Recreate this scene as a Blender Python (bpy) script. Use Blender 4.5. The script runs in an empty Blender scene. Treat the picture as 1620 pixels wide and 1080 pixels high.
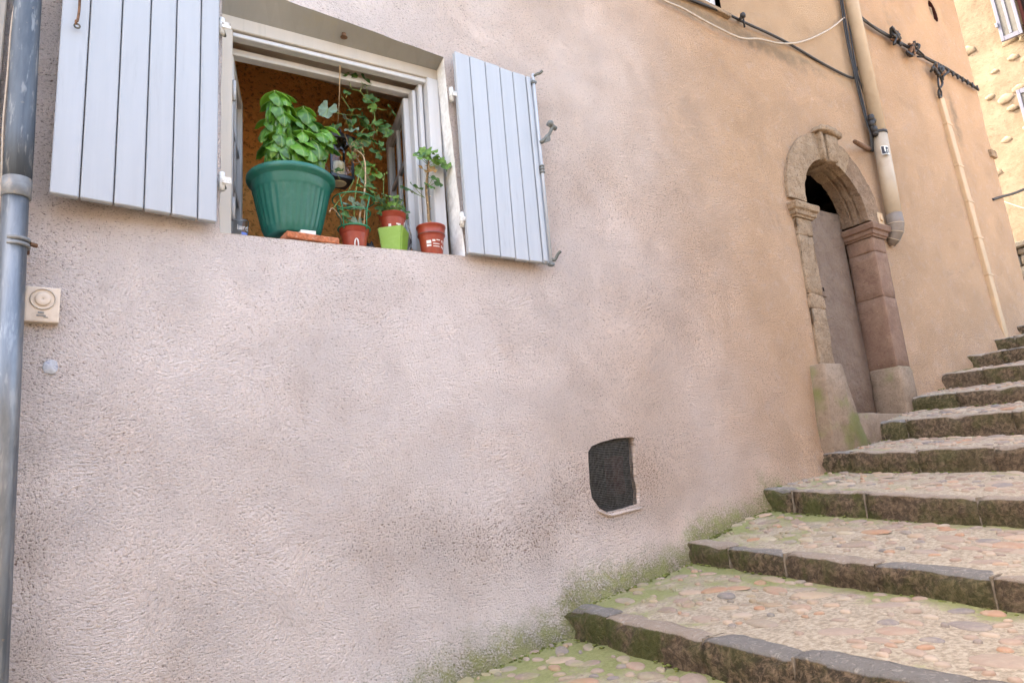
import bpy, bmesh, math, random
from mathutils import Vector, Matrix, noise
from mathutils.geometry import delaunay_2d_cdt

R = math.radians
random.seed(7)
scene = bpy.context.scene
C = scene.collection

# ------------------------------------------------------------------ camera
FPX = 1100.0                                # focal length in photo pixels (photo 1620 wide)
AX = Vector((0.82095044, 0.05890333, 0.56795314))     # world X in camera axes (right, down, forward)
AY = Vector((-0.56521362, 0.22506841, 0.79364839))
AZ = Vector((-0.08107978, -0.97256085, 0.21806297))
CAM = Vector((0.0, -2.5, 1.5))
cam_d = bpy.data.cameras.new('camera'); cam = bpy.data.objects.new('camera', cam_d); C.objects.link(cam)
cam_d.sensor_width = 36.0; cam_d.lens = 36.0 * FPX / 1620.0
cam_d.clip_start = 0.05; cam_d.clip_end = 500.0
m = Matrix(((AX[0], -AX[1], -AX[2], CAM[0]), (AY[0], -AY[1], -AY[2], CAM[1]), (AZ[0], -AZ[1], -AZ[2], CAM[2]), (0, 0, 0, 1)))
cam.matrix_world = m
scene.camera = cam

# ------------------------------------------------------------------ sky, sun, exposure
SUN_EL, SUN_AZ = 50.0, -38.0               # azimuth measured from +Y towards +X
w = bpy.data.worlds.new('World'); scene.world = w; w.use_nodes = True
nt = w.node_tree; bg = nt.nodes['Background']
sky = nt.nodes.new('ShaderNodeTexSky'); sky.sky_type = 'NISHITA'; sky.sun_disc = False
sky.sun_elevation = R(SUN_EL); sky.sun_rotation = R(SUN_AZ)
sky.air_density = 1.0; sky.dust_density = 6.0; sky.ozone_density = 0.6
nt.links.new(sky.outputs[0], bg.inputs[0]); bg.inputs[1].default_value = 0.15
sd = bpy.data.lights.new('sun', 'SUN'); sun = bpy.data.objects.new('sun', sd); C.objects.link(sun)
sd.energy = 2.0; sd.angle = R(0.6); sd.color = (1.0, 0.93, 0.82)
dirv = Vector((math.cos(R(SUN_EL)) * math.sin(R(SUN_AZ)), math.cos(R(SUN_EL)) * math.cos(R(SUN_AZ)), math.sin(R(SUN_EL))))
sun.rotation_euler = dirv.to_track_quat('Z', 'Y').to_euler()
vs = scene.view_settings
vs.view_transform = 'Standard'; vs.look = 'None'; vs.gamma = 1.0; vs.exposure = 3.35; vs.use_white_balance = True; vs.white_balance_temperature = 7300; vs.white_balance_tint = 10.0; vs.use_curve_mapping = False
scene.cycles.use_denoising = True
scene.cycles.max_bounces = 8

# ------------------------------------------------------------------ surveying helpers: sight lines onto real planes
def sight(x, y):
    c = Vector((x - 810.0, y - 540.0, FPX))
    return Vector((AX.dot(c), AY.dot(c), AZ.dot(c)))
def onY(x, y, Y=0.0):
    r = sight(x, y); return CAM + r * ((Y - CAM.y) / r.y)
def onX(x, y, X):
    r = sight(x, y); return CAM + r * (X / r.x)
def lerp(a, b, t): return a + (b - a) * t
def nz(x, y, z=0.0, s=1.0): return noise.noise(Vector((x * s, y * s, z * s)))

# ------------------------------------------------------------------ material helpers
class NT:
    def __init__(self, name, rough=0.8, spec=0.3, metal=0.0):
        self.m = bpy.data.materials.new(name); self.m.use_nodes = True
        self.t = self.m.node_tree; self.b = self.t.nodes['Principled BSDF']
        self.b.inputs['Roughness'].default_value = rough
        self.b.inputs['Specular IOR Level'].default_value = spec
        self.b.inputs['Metallic'].default_value = metal
    def n(self, typ, ins=None, **props):
        nd = self.t.nodes.new(typ)
        for k, v in props.items(): setattr(nd, k, v)
        if ins:
            for k, v in ins.items(): self.set(nd.inputs[k], v)
        return nd
    def set(self, sock, v):
        if hasattr(v, 'is_output') or isinstance(v, bpy.types.NodeSocket): self.t.links.new(v, sock)
        else: sock.default_value = v
    def math(self, op, a, b=0.0, c=None, clamp=False):
        nd = self.n('ShaderNodeMath', {0: a, 1: b}, operation=op, use_clamp=clamp)
        if c is not None: self.set(nd.inputs[2], c)
        return nd.outputs[0]
    def ss(self, v, a, b):      # smoothstep map a..b -> 0..1
        nd = self.n('ShaderNodeMapRange', {0: v, 1: a, 2: b, 3: 0.0, 4: 1.0}, interpolation_type='SMOOTHSTEP')
        return nd.outputs[0]
    def mix(self, f, a, b, mode='MIX'):
        nd = self.n('ShaderNodeMix', data_type='RGBA', blend_type=mode)
        self.set(nd.inputs[0], f); self.set(nd.inputs[6], a); self.set(nd.inputs[7], b)
        return nd.outputs[2]
    def noise(self, vec, scale, detail=4.0, rough=0.55, dist=0.0):
        nd = self.n('ShaderNodeTexNoise', {'Scale': scale, 'Detail': detail, 'Roughness': rough, 'Distortion': dist})
        if vec is not None: self.set(nd.inputs['Vector'], vec)
        return nd.outputs[0]
    def obj(self): return self.n('ShaderNodeTexCoord').outputs['Object']
    def pos(self): return self.n('ShaderNodeNewGeometry').outputs['Position']
    def scaled(self, vec, s):
        return self.n('ShaderNodeVectorMath', {0: vec, 1: s}, operation='MULTIPLY').outputs[0]
    def sep(self, vec): return self.n('ShaderNodeSeparateXYZ', {0: vec}).outputs
    def attr(self, name): return self.n('ShaderNodeAttribute', attribute_name=name).outputs['Fac']
    def rnd(self): return self.n('ShaderNodeObjectInfo').outputs['Random']
    def ramp(self, f, stops, interp='LINEAR'):
        nd = self.n('ShaderNodeValToRGB', {0: f}); cr = nd.color_ramp; cr.interpolation = interp
        while len(cr.elements) < len(stops): cr.elements.new(0.5)
        for e, (p, c) in zip(cr.elements, stops): e.position = p; e.color = c4(c)
        return nd.outputs[0]
    def col(self, v): self.set(self.b.inputs['Base Color'], v)
    def bump(self, h, strength=1.0, dist=0.004):
        nd = self.n('ShaderNodeBump', {'Strength': strength, 'Distance': dist, 'Height': h})
        self.t.links.new(nd.outputs[0], self.b.inputs['Normal'])
def c4(c): return (c[0], c[1], c[2], 1.0)

M = {}
def simple(name, col, rough=0.6, spec=0.3, metal=0.0, var=0.12, scale=30.0, bump=0.0, dirt=None, dirt_amt=0.35, dirt_scale=9.0):
    t = NT(name, rough, spec, metal); p = t.obj()
    a = t.noise(p, scale, 5.0, 0.6)
    dark = tuple(c * (1 - var) for c in col); lite = tuple(min(1, c * (1 + var)) for c in col)
    cc = t.mix(t.ss(a, 0.3, 0.7), c4(dark), c4(lite))
    if dirt:
        d = t.noise(p, dirt_scale, 6.0, 0.65, 0.6)
        cc = t.mix(t.math('MULTIPLY', t.ss(d, 0.52, 0.68), dirt_amt), cc, c4(dirt))
    t.col(cc)
    if bump: t.bump(a, 0.6, bump)
    M[name] = t.m
    return t

# ---- the house render: stippled plaster with trowel arcs
def plaster_material():
    t = NT('plaster', 0.93, 0.15); p = t.pos(); x, y, z = t.sep(p)
    p2 = t.n('ShaderNodeCombineXYZ', {0: x, 1: z, 2: 0.0}).outputs[0]
    # trowel arcs: polar coordinates round scattered centres
    warp = t.n('ShaderNodeTexNoise', {'Vector': p2, 'Scale': 2.3, 'Detail': 2.0})
    wv = t.n('ShaderNodeVectorMath', {0: t.n('ShaderNodeVectorMath', {0: warp.outputs['Color'], 1: (0.5, 0.5, 0.5)}, operation='SUBTRACT').outputs[0], 1: (0.35, 0.35, 0.0)}, operation='MULTIPLY').outputs[0]
    pw = t.n('ShaderNodeVectorMath', {0: p2, 1: wv}, operation='ADD').outputs[0]
    vo = t.n('ShaderNodeTexVoronoi', {'Vector': pw, 'Scale': 2.6, 'Randomness': 1.0}, voronoi_dimensions='2D', feature='F1')
    dlt = t.n('ShaderNodeVectorMath', {0: pw, 1: vo.outputs['Position']}, operation='SUBTRACT').outputs[0]
    dx, dy, _ = t.sep(dlt)
    rr = t.n('ShaderNodeVectorMath', {0: dlt}, operation='LENGTH').outputs[1]
    an = t.math('ARCTAN2', dy, dx)
    cr = t.sep(vo.outputs['Color'])[0]
    pv = t.n('ShaderNodeCombineXYZ', {0: t.math('MULTIPLY', rr, 185.0), 1: t.math('MULTIPLY', an, 14.0), 2: t.math('MULTIPLY', cr, 37.0)}).outputs[0]
    arcs = t.noise(pv, 1.0, 3.0, 0.6, 0.2)
    st = t.scaled(p2, (112.0, 156.0, 1.0))
    grain = t.noise(st, 1.0, 3.0, 0.65, 0.35)
    fine = t.noise(p2, 260.0, 2.0, 0.6)
    amt = t.math('ADD', 0.62, t.math('MULTIPLY', t.ss(t.noise(p2, 1.7, 2.0), 0.3, 0.7), 0.38))
    gam = t.math('ADD', 0.9, t.math('MULTIPLY', t.ss(t.noise(p2, 2.6, 3.0), 0.3, 0.7), 0.2))
    gate = t.ss(rr, 0.02, 0.11)
    gam = t.math('ADD', gam, t.math('MULTIPLY', t.math('SUBTRACT', 1.0, gate), 0.75))
    h = t.math('ADD', t.math('MULTIPLY', t.math('SUBTRACT', arcs, 0.5), t.math('MULTIPLY', amt, gate)), t.math('MULTIPLY', t.math('SUBTRACT', grain, 0.5), t.math('MULTIPLY', gam, 0.8)))
    h = t.math('ADD', h, t.math('MULTIPLY', t.math('SUBTRACT', fine, 0.5), 0.25))
    smooth = t.attr('smooth')       # worn, flatter patches and the old render high up
    h = t.math('MULTIPLY', h, t.math('SUBTRACT', 1.0, t.math('MULTIPLY', smooth, 0.72)))
    t.bump(h, 1.0, 0.027)
    # colour
    n1 = t.noise(p2, 0.9, 4.0, 0.55); n2 = t.noise(p2, 3.2, 5.0, 0.6, 0.4); n3 = t.noise(p2, 14.0, 5.0, 0.65)
    gx = t.math('ADD', x, t.math('MULTIPLY', t.math('SUBTRACT', n1, 0.5), 2.2))
    gx = t.math('ADD', gx, t.math('MULTIPLY', t.math('SUBTRACT', z, 2.0), 0.22))
    warmf = t.ss(gx, 1.0, 4.4)
    cc = t.mix(warmf, c4((0.87, 0.77, 0.73)), c4((0.60, 0.385, 0.24)))  # cool left, warm right: plaster's own tone plus painted sky and bounce light
    cc = t.mix(t.math('MULTIPLY', t.ss(n2, 0.46, 0.72), 0.22), cc, c4((0.62, 0.44, 0.34)))
    cc = t.mix(t.math('MULTIPLY', t.ss(n3, 0.5, 0.72), 0.22), cc, c4((0.66, 0.55, 0.48)))
    # pits darkened and ridges paled as painted relief shading, plus dirt where stained
    gh = t.math('ADD', t.math('MULTIPLY', grain, 0.62), t.math('MULTIPLY', arcs, 0.38))
    keep = t.math('SUBTRACT', 1.0, t.math('MULTIPLY', smooth, 0.7))
    stain = t.attr('stain')
    pit = t.math('ADD', t.math('ADD', 0.62, t.math('MULTIPLY', stain, 0.8)), t.math('MULTIPLY', t.math('SUBTRACT', n2, 0.5), 1.6), None, True)
    ghs = t.math('SUBTRACT', gh, t.math('ADD', t.math('MULTIPLY', stain, 0.06), t.math('MULTIPLY', t.math('SUBTRACT', n1, 0.5), 0.12)))
    cc = t.mix(t.math('MULTIPLY', t.math('MULTIPLY', t.ss(ghs, 0.47, 0.34), pit), keep), cc, c4((0.25, 0.175, 0.14)))
    cc = t.mix(t.math('MULTIPLY', t.math('MULTIPLY', t.ss(gh, 0.53, 0.64), 0.65), keep), cc, t.mix(warmf, c4((0.88, 0.80, 0.75)), c4((0.73, 0.52, 0.35))))
    cc = t.mix(t.math('MULTIPLY', t.ss(t.math('MULTIPLY', stain, t.math('MULTIPLY', n2, 2.0)), 0.1, 0.9), 0.22), cc, c4((0.33, 0.215, 0.145)))
    old = t.attr('old')
    cc = t.mix(t.math('MULTIPLY', t.ss(t.math('MULTIPLY', old, t.math('MULTIPLY', n2, 2.0)), 0.30, 1.0), 0.6), cc, c4((0.42, 0.30, 0.19)))
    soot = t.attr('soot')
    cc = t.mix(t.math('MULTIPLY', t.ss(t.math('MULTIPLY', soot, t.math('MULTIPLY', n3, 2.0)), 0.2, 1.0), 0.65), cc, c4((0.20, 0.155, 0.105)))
    moss = t.attr('moss')
    mf = t.math('ADD', 1.0, t.math('MULTIPLY', t.math('SUBTRACT', n3, 0.5), 1.4))
    mf = t.math('MULTIPLY', moss, t.math('ADD', mf, t.math('MULTIPLY', t.math('SUBTRACT', 0.5, gh), 2.4)))
    cc = t.mix(t.math('MULTIPLY', t.ss(mf, 0.18, 0.95), 0.88), cc, t.mix(t.ss(n3, 0.35, 0.65), c4((0.12, 0.125, 0.035)), c4((0.25, 0.27, 0.08))))
    t.col(cc); M['plaster'] = t.m
plaster_material()

simple('reveal_plaster', (0.80, 0.79, 0.77), 0.9, 0.15, var=0.10, scale=40, bump=0.006, dirt=(0.38, 0.33, 0.28), dirt_amt=0.3)
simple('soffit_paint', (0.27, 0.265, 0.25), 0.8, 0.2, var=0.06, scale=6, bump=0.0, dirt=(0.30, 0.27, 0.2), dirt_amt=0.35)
def painted_wood(name, col, chip):
    t = NT(name, 0.5, 0.35); p = t.obj()
    g = t.noise(t.scaled(p, (38.0, 38.0, 1.6)), 1.0, 4.0, 0.6)
    d = t.noise(p, 5.0, 6.0, 0.7, 0.5); k = t.noise(p, 22.0, 6.0, 0.75, 0.7)
    rn = t.rnd()
    cc = t.mix(t.ss(g, 0.3, 0.7), c4([c * 0.94 for c in col]), c4(col))
    cc = t.mix(t.math('MULTIPLY', rn, 0.16), cc, c4([c * 0.72 for c in col]))
    cc = t.mix(t.math('MULTIPLY', t.ss(d, 0.52, 0.74), 0.22), cc, c4((0.36, 0.36, 0.38)))
    s_ = t.noise(t.scaled(p, (26.0, 26.0, 2.2)), 1.0, 5.0, 0.7, 0.3)
    cc = t.mix(t.math('MULTIPLY', t.ss(s_, 0.56, 0.72), 0.30), cc, c4([c * 0.62 for c in col]))
    cc = t.mix(t.math('MULTIPLY', t.ss(k, 0.69, 0.73), 0.8), cc, c4(chip))
    t.col(cc); t.bump(g, 0.25, 0.002); M[name] = t.m
painted_wood('shutter_paint', (0.375, 0.40, 0.435), (0.22, 0.19, 0.17))
painted_wood('frame_paint', (0.48, 0.43, 0.37), (0.36, 0.27, 0.2))
painted_wood('frame_white', (0.56, 0.56, 0.57), (0.40, 0.35, 0.3))
painted_wood('lilac_paint', (0.085, 0.09, 0.125), (0.3, 0.28, 0.26))
simple('lilac_panel', (0.08, 0.078, 0.074), 0.7, 0.2, var=0.1, scale=12)
simple('iron', (0.12, 0.125, 0.11), 0.6, 0.4, 0.6, var=0.3, scale=60, bump=0.001, dirt=(0.2, 0.12, 0.07), dirt_amt=0.5, dirt_scale=25)
simple('iron_paint', (0.13, 0.14, 0.135), 0.5, 0.4, 0.1, var=0.2, scale=60, dirt=(0.2, 0.15, 0.1), dirt_amt=0.5, dirt_scale=30)
simple('white_hinge', (0.58, 0.57, 0.54), 0.6, 0.3, var=0.2, scale=80, dirt=(0.15, 0.12, 0.09), dirt_amt=0.8, dirt_scale=40)
simple('rust', (0.16, 0.09, 0.055), 0.9, 0.2, 0.2, var=0.4, scale=60, bump=0.002)
def zinc(name, a, b, rough, metal):
    t = NT(name, rough, 0.5, metal); p = t.obj()
    g = t.noise(t.scaled(p, (20.0, 20.0, 3.0)), 1.0, 6.0, 0.65, 0.4); k = t.noise(p, 38.0, 5.0, 0.7); s = t.noise(t.scaled(p, (60.0, 60.0, 12.0)), 1.0, 4.0, 0.6)
    cc = t.mix(t.ss(g, 0.35, 0.65), c4(a), c4(b))
    cc = t.mix(t.math('MULTIPLY', t.ss(s, 0.54, 0.68), 0.6), cc, c4((0.30, 0.31, 0.31)))
    cc = t.mix(t.math('MULTIPLY', t.ss(k, 0.66, 0.70), 0.6), cc, c4((0.35, 0.27, 0.2)))
    t.col(cc); t.set(t.b.inputs['Roughness'], t.math('ADD', t.math('MULTIPLY', g, 0.35), rough - 0.15))
    t.bump(k, 0.3, 0.001); M[name] = t.m
zinc('zinc_old', (0.06, 0.075, 0.095), (0.105, 0.125, 0.15), 0.55, 0.35)
zinc('zinc_bright', (0.13, 0.145, 0.16), (0.22, 0.24, 0.26), 0.42, 0.7)
simple('zinc_band', (0.19, 0.195, 0.195), 0.6, 0.4, 0.3, var=0.2, scale=30, dirt=(0.35, 0.27, 0.2), dirt_amt=0.5, dirt_scale=20)
simple('pvc_beige', (0.38, 0.30, 0.22), 0.45, 0.4, var=0.06, scale=5, dirt=(0.30, 0.22, 0.15), dirt_amt=0.35, dirt_scale=7)
simple('pvc_boot', (0.17, 0.135, 0.11), 0.5, 0.4, var=0.12, scale=12, dirt=(0.16, 0.10, 0.07), dirt_amt=0.5)
simple('conduit', (0.46, 0.315, 0.19), 0.5, 0.35, var=0.06, scale=6, dirt=(0.4, 0.3, 0.2), dirt_amt=0.3)
simple('meter_cream', (0.60, 0.51, 0.42), 0.5, 0.4, var=0.05, scale=10, dirt=(0.4, 0.3, 0.22), dirt_amt=0.3, dirt_scale=25)
simple('filler_blue', (0.42, 0.44, 0.48), 0.8, 0.2, var=0.2, scale=60, bump=0.003, dirt=(0.14, 0.17, 0.26), dirt_amt=0.8, dirt_scale=45)
simple('cable_black', (0.022, 0.02, 0.02), 0.55, 0.4, var=0.3, scale=60)
simple('cable_white', (0.40, 0.33, 0.26), 0.5, 0.4, var=0.15, scale=40)
simple('black_paint', (0.018, 0.02, 0.026), 0.4, 0.5, var=0.2, scale=40)
simple('sticker_white', (0.7, 0.68, 0.62), 0.5)
simple('wire_grey', (0.10, 0.098, 0.092), 0.5, 0.5, 0.4, var=0.35, scale=60)
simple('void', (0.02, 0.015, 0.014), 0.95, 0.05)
simple('brown_cloth', (0.05, 0.018, 0.016), 0.95, 0.05)
def stone(name, a, b, c, green=0.0, scale=9.0, bump=0.012, pits=0.0):
    t = NT(name, 0.9, 0.2); p = t.pos(); rn = t.rnd()
    g = t.noise(p, scale, 6.0, 0.65, 0.3); k = t.noise(p, scale * 5, 6.0, 0.7, 0.4); v = t.noise(p, scale * 0.35, 3.0)
    cc = t.mix(t.ss(g, 0.33, 0.67), c4(a), c4(b))
    cc = t.mix(t.math('MULTIPLY', t.ss(k, 0.5, 0.72), 0.6), cc, c4(c))
    cc = t.mix(t.math('MULTIPLY', rn, 0.25), cc, c4([q * 0.6 for q in b]))
    if pits:
        pn = t.noise(p, 95.0, 3.0, 0.6, 0.2); cc = t.mix(t.math('MULTIPLY', t.ss(pn, 0.58, 0.66), pits), cc, c4((0.075, 0.05, 0.035)))
        wn = t.noise(p, 60.0, 4.0, 0.7); cc = t.mix(t.math('MULTIPLY', t.ss(wn, 0.60, 0.70), pits * .5), cc, c4((0.50, 0.40, 0.30)))
    if green: cc = t.mix(t.math('MULTIPLY', t.ss(v, 0.5, 0.64), green), cc, c4((0.15, 0.165, 0.05)))
    t.col(cc); t.bump(t.math('ADD', g, t.math('MULTIPLY', k, 0.5)), 0.8, bump); M[name] = t.m
stone('door_stone', (0.28, 0.19, 0.12), (0.39, 0.28, 0.185), (0.18, 0.12, 0.075), 0.0, 15.0, 0.05, 0.75)
stone('arch_stone', (0.22, 0.14, 0.09), (0.31, 0.21, 0.14), (0.15, 0.10, 0.07), 0.0, 15.0, 0.05, 0.75)  # darker than door_stone: shade under the arch put into the colour
stone('door_stone_red', (0.18, 0.105, 0.075), (0.24, 0.15, 0.105), (0.12, 0.072, 0.05), 0.0, 9.0, 0.015, 0.45)  # reddish stone, with the doorway's shade darkened into its colour
stone('plinth_stone', (0.21, 0.15, 0.105), (0.29, 0.215, 0.155), (0.14, 0.10, 0.065), 0.75, 8.0, 0.015, 0.5)
stone('door_plaster', (0.20, 0.135, 0.10), (0.25, 0.18, 0.135), (0.16, 0.11, 0.08), 0.0, 9.0, 0.045)
stone('far_render', (0.125, 0.095, 0.066), (0.165, 0.13, 0.094), (0.085, 0.062, 0.042), 0.0, 3.0, 0.02)
stone('far_stone', (0.14, 0.108, 0.076), (0.18, 0.145, 0.106), (0.10, 0.074, 0.05), 0.0, 5.0, 0.015)
stone('parapet_stone', (0.22, 0.20, 0.17), (0.33, 0.30, 0.25), (0.16, 0.15, 0.12), 0.3, 8.0, 0.01)
stone('added_wall_render', (0.33, 0.29, 0.255), (0.38, 0.335, 0.295), (0.28, 0.25, 0.22), 0.0, 3.0, 0.01)
stone('lane_end_render', (0.26, 0.20, 0.15), (0.31, 0.24, 0.18), (0.22, 0.17, 0.12), 0.0, 3.0, 0.01)
def edge_stone_material():
    t = NT('edge_stone', 0.85, 0.25); p = t.pos(); rn = t.rnd()
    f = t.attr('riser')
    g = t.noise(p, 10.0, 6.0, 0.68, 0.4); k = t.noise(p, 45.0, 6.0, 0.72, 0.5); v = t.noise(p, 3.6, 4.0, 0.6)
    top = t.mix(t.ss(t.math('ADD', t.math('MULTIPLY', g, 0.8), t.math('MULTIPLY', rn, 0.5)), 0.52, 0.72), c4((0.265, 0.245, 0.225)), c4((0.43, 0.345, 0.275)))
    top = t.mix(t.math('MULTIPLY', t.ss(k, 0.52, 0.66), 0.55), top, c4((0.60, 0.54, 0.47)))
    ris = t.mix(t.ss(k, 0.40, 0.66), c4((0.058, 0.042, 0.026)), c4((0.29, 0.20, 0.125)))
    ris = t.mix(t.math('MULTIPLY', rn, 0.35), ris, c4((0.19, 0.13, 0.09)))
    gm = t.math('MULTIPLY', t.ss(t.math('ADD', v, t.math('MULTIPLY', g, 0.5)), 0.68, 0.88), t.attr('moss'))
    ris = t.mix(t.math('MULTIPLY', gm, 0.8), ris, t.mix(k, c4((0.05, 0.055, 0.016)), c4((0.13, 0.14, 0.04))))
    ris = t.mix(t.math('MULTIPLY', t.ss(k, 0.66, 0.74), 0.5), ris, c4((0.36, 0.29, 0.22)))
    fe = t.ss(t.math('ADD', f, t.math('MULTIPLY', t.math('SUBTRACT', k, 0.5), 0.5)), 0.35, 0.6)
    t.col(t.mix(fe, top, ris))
    hf = t.noise(p, 120.0, 4.0, 0.7, 0.3)
    t.bump(t.math('ADD', t.math('ADD', g, t.math('MULTIPLY', k, 0.9)), t.math('MULTIPLY', hf, 0.45)), 1.0, 0.034); M['edge_stone'] = t.m
edge_stone_material()
simple('joint_mortar', (0.17, 0.135, 0.10), 0.95, 0.1, var=0.25, scale=60, bump=0.004)
simple('moss_green', (0.12, 0.135, 0.04), 0.95, 0.1, var=0.5, scale=40, bump=0.004)
def tread_material():
    t = NT('tread_mortar', 0.95, 0.15); p = t.pos()
    g = t.noise(p, 5.0, 5.0, 0.6, 0.4); k = t.noise(p, 60.0, 5.0, 0.7); v = t.noise(p, 170.0, 3.0, 0.6)
    cc = t.mix(t.ss(k, 0.35, 0.65), c4((0.25, 0.20, 0.145)), c4((0.43, 0.365, 0.28)))
    cc = t.mix(t.math('MULTIPLY', t.ss(v, 0.6, 0.72), 0.6), cc, c4((0.24, 0.19, 0.13)))
    mf = t.math('ADD', t.attr('moss'), t.math('MULTIPLY', t.math('SUBTRACT', g, 0.5), 2.0))
    mf = t.math('ADD', mf, t.math('MULTIPLY', t.math('SUBTRACT', k, 0.5), 1.2))
    cc = t.mix(t.math('MULTIPLY', t.ss(mf, 0.3, 0.8), 0.85), cc, t.mix(k, c4((0.13, 0.145, 0.045)), c4((0.28, 0.30, 0.115))))
    t.col(cc); t.bump(t.math('ADD', k, t.math('MULTIPLY', v, 0.5)), 0.9, 0.008); M['tread_mortar'] = t.m
tread_material()
def pebble_material():
    t = NT('pebble', 0.7, 0.3); p = t.pos(); rn = t.rnd()
    cc = t.ramp(rn, [(0.0, (0.30, 0.205, 0.15)), (0.2, (0.225, 0.17, 0.14)), (0.38, (0.36, 0.265, 0.19)), (0.55, (0.17, 0.15, 0.145)), (0.68, (0.30, 0.23, 0.18)), (0.82, (0.32, 0.175, 0.105)), (0.9, (0.40, 0.325, 0.25)), (1.0, (0.22, 0.16, 0.13))])
    k = t.noise(p, 55.0, 5.0, 0.65, 0.3)
    cc = t.mix(t.math('MULTIPLY', t.ss(k, 0.45, 0.7), 0.3), cc, c4((0.40, 0.325, 0.245)))
    film = t.noise(p, 16.0, 5.0, 0.7, 0.5)
    cc = t.mix(t.math('MULTIPLY', t.ss(film, 0.48, 0.66), 0.32), cc, c4((0.36, 0.30, 0.225)))
    gx_, gy_, gz_ = t.sep(p); gf = t.math('MULTIPLY', t.ss(gy_, -1.3, -0.1), t.ss(gx_, 4.6, 2.2))
    cc = t.mix(t.math('MULTIPLY', t.math('MULTIPLY', t.ss(t.noise(p, 7.0, 4.0, 0.6), 0.42, 0.62), gf), 0.55), cc, c4((0.21, 0.22, 0.09)))
    t.col(cc); t.bump(k, 0.4, 0.003); M['pebble'] = t.m
pebble_material()
def ochre_material():
    t = NT('room_ochre', 0.95, 0.1); p = t.pos()
    g = t.noise(p, 48.0, 4.0, 0.65, 0.5); v = t.noise(p, 1.5, 3.0)
    cc = t.mix(t.ss(v, 0.35, 0.65), c4((0.88, 0.38, 0.12)), c4((0.92, 0.45, 0.15)))
    cc = t.mix(t.math('MULTIPLY', t.ss(g, 0.50, 0.34), 0.75), cc, c4((0.36, 0.14, 0.04)))
    t.col(cc); t.bump(g, 1.0, 0.03); M['room_ochre'] = t.m
ochre_material()
simple('room_ceiling', (0.72, 0.62, 0.50), 0.9, 0.1, var=0.08, scale=4)
def glass_mat(name, tint, rough=0.02, trans=0.82):
    t = NT(name, rough, 0.5)
    t.b.inputs['Base Color'].default_value = c4(tint); t.b.inputs['Transmission Weight'].default_value = trans
    t.b.inputs['IOR'].default_value = 1.3
    M[name] = t.m
glass_mat('pane_glass', (0.95, 0.96, 0.95), 0.0, 1.0); glass_mat('clear_glass', (0.95, 0.97, 0.97), 0.02, 1.0)
def plastic(name, col, rough=0.38, dusty=(0.5, 0.5, 0.48), amt=0.25):
    t = NT(name, rough, 0.45); p = t.obj(); d = t.noise(p, 26.0, 6.0, 0.7, 0.4); k = t.noise(p, 150.0, 3.0, 0.6)
    cc = t.mix(t.math('MULTIPLY', t.ss(d, 0.45, 0.75), amt), c4(col), c4(dusty))
    cc = t.mix(t.math('MULTIPLY', t.ss(k, 0.70, 0.74), 0.45), cc, c4(dusty))
    t.col(cc); M[name] = t.m
plastic('pot_green', (0.005, 0.108, 0.078), 0.34, (0.07, 0.19, 0.16), 0.3)
plastic('pot_terracotta', (0.25, 0.034, 0.015), 0.42, (0.45, 0.18, 0.12), 0.2)
plastic('pot_lime', (0.17, 0.30, 0.03), 0.35, (0.4, 0.55, 0.2), 0.2)
plastic('hoop_green', (0.012, 0.15, 0.065), 0.4, (0.1, 0.25, 0.15), 0.2)
simple('print_white', (0.62, 0.58, 0.55), 0.6)
simple('print_black', (0.03, 0.03, 0.04), 0.6)
simple('print_blue', (0.10, 0.16, 0.42), 0.5)
simple('soil', (0.05, 0.035, 0.025), 0.95, 0.1, var=0.5, scale=80, bump=0.01)
simple('brick', (0.40, 0.14, 0.07), 0.9, 0.15, var=0.3, scale=70, bump=0.006, dirt=(0.5, 0.36, 0.28), dirt_amt=0.6, dirt_scale=40)
simple('white_wedge', (0.66, 0.64, 0.60), 0.7)
simple('candle_wax', (0.72, 0.62, 0.42), 0.6)
simple('stem_brown', (0.22, 0.15, 0.08), 0.8, 0.2, var=0.4, scale=60)
simple('stem_green', (0.16, 0.22, 0.06), 0.7, 0.2, var=0.3, scale=60)
simple('twig', (0.42, 0.30, 0.18), 0.8, 0.2, var=0.3, scale=60)
def leaf_material(name, stops, gloss, spec, trans):
    t = NT(name, gloss, spec); rn = t.rnd(); p = t.obj()
    cc = t.ramp(rn, stops)
    k = t.noise(p, 60.0, 4.0, 0.6)
    x, y, z = t.sep(p)
    vein = t.math('ABSOLUTE', y)
    cc = t.mix(t.math('MULTIPLY', t.ss(k, 0.4, 0.7), 0.3), cc, c4([q * 1.6 for q in stops[-1][1]]))
    cc = t.mix(t.math('MULTIPLY', t.ss(vein, 0.0022, 0.0008), 0.5), cc, c4((0.26, 0.36, 0.10)))
    t.col(cc); t.bump(k, 0.5, 0.004)
    tr = t.n('ShaderNodeBsdfTranslucent', {'Color': cc}); mx = t.n('ShaderNodeMixShader', {0: trans})
    t.t.links.new(t.b.outputs[0], mx.inputs[1]); t.t.links.new(tr.outputs[0], mx.inputs[2])
    t.t.links.new(mx.outputs[0], t.t.nodes['Material Output'].inputs[0]); M[name] = t.m
leaf_material('basil_leaf', [(0.0, (0.028, 0.095, 0.014)), (0.4, (0.05, 0.16, 0.021)), (0.75, (0.085, 0.235, 0.028)), (1.0, (0.14, 0.31, 0.038))], 0.28, 0.5, 0.2)
leaf_material('basil_young', [(0.0, (0.11, 0.28, 0.02)), (1.0, (0.20, 0.40, 0.04))], 0.35, 0.45, 0.35)
leaf_material('geranium_leaf', [(0.0, (0.03, 0.075, 0.02)), (0.5, (0.045, 0.11, 0.028)), (1.0, (0.07, 0.16, 0.035))], 0.5, 0.4, 0.2)
leaf_material('geranium_young', [(0.0, (0.10, 0.21, 0.035)), (1.0, (0.16, 0.28, 0.05))], 0.5, 0.4, 0.3)
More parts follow.
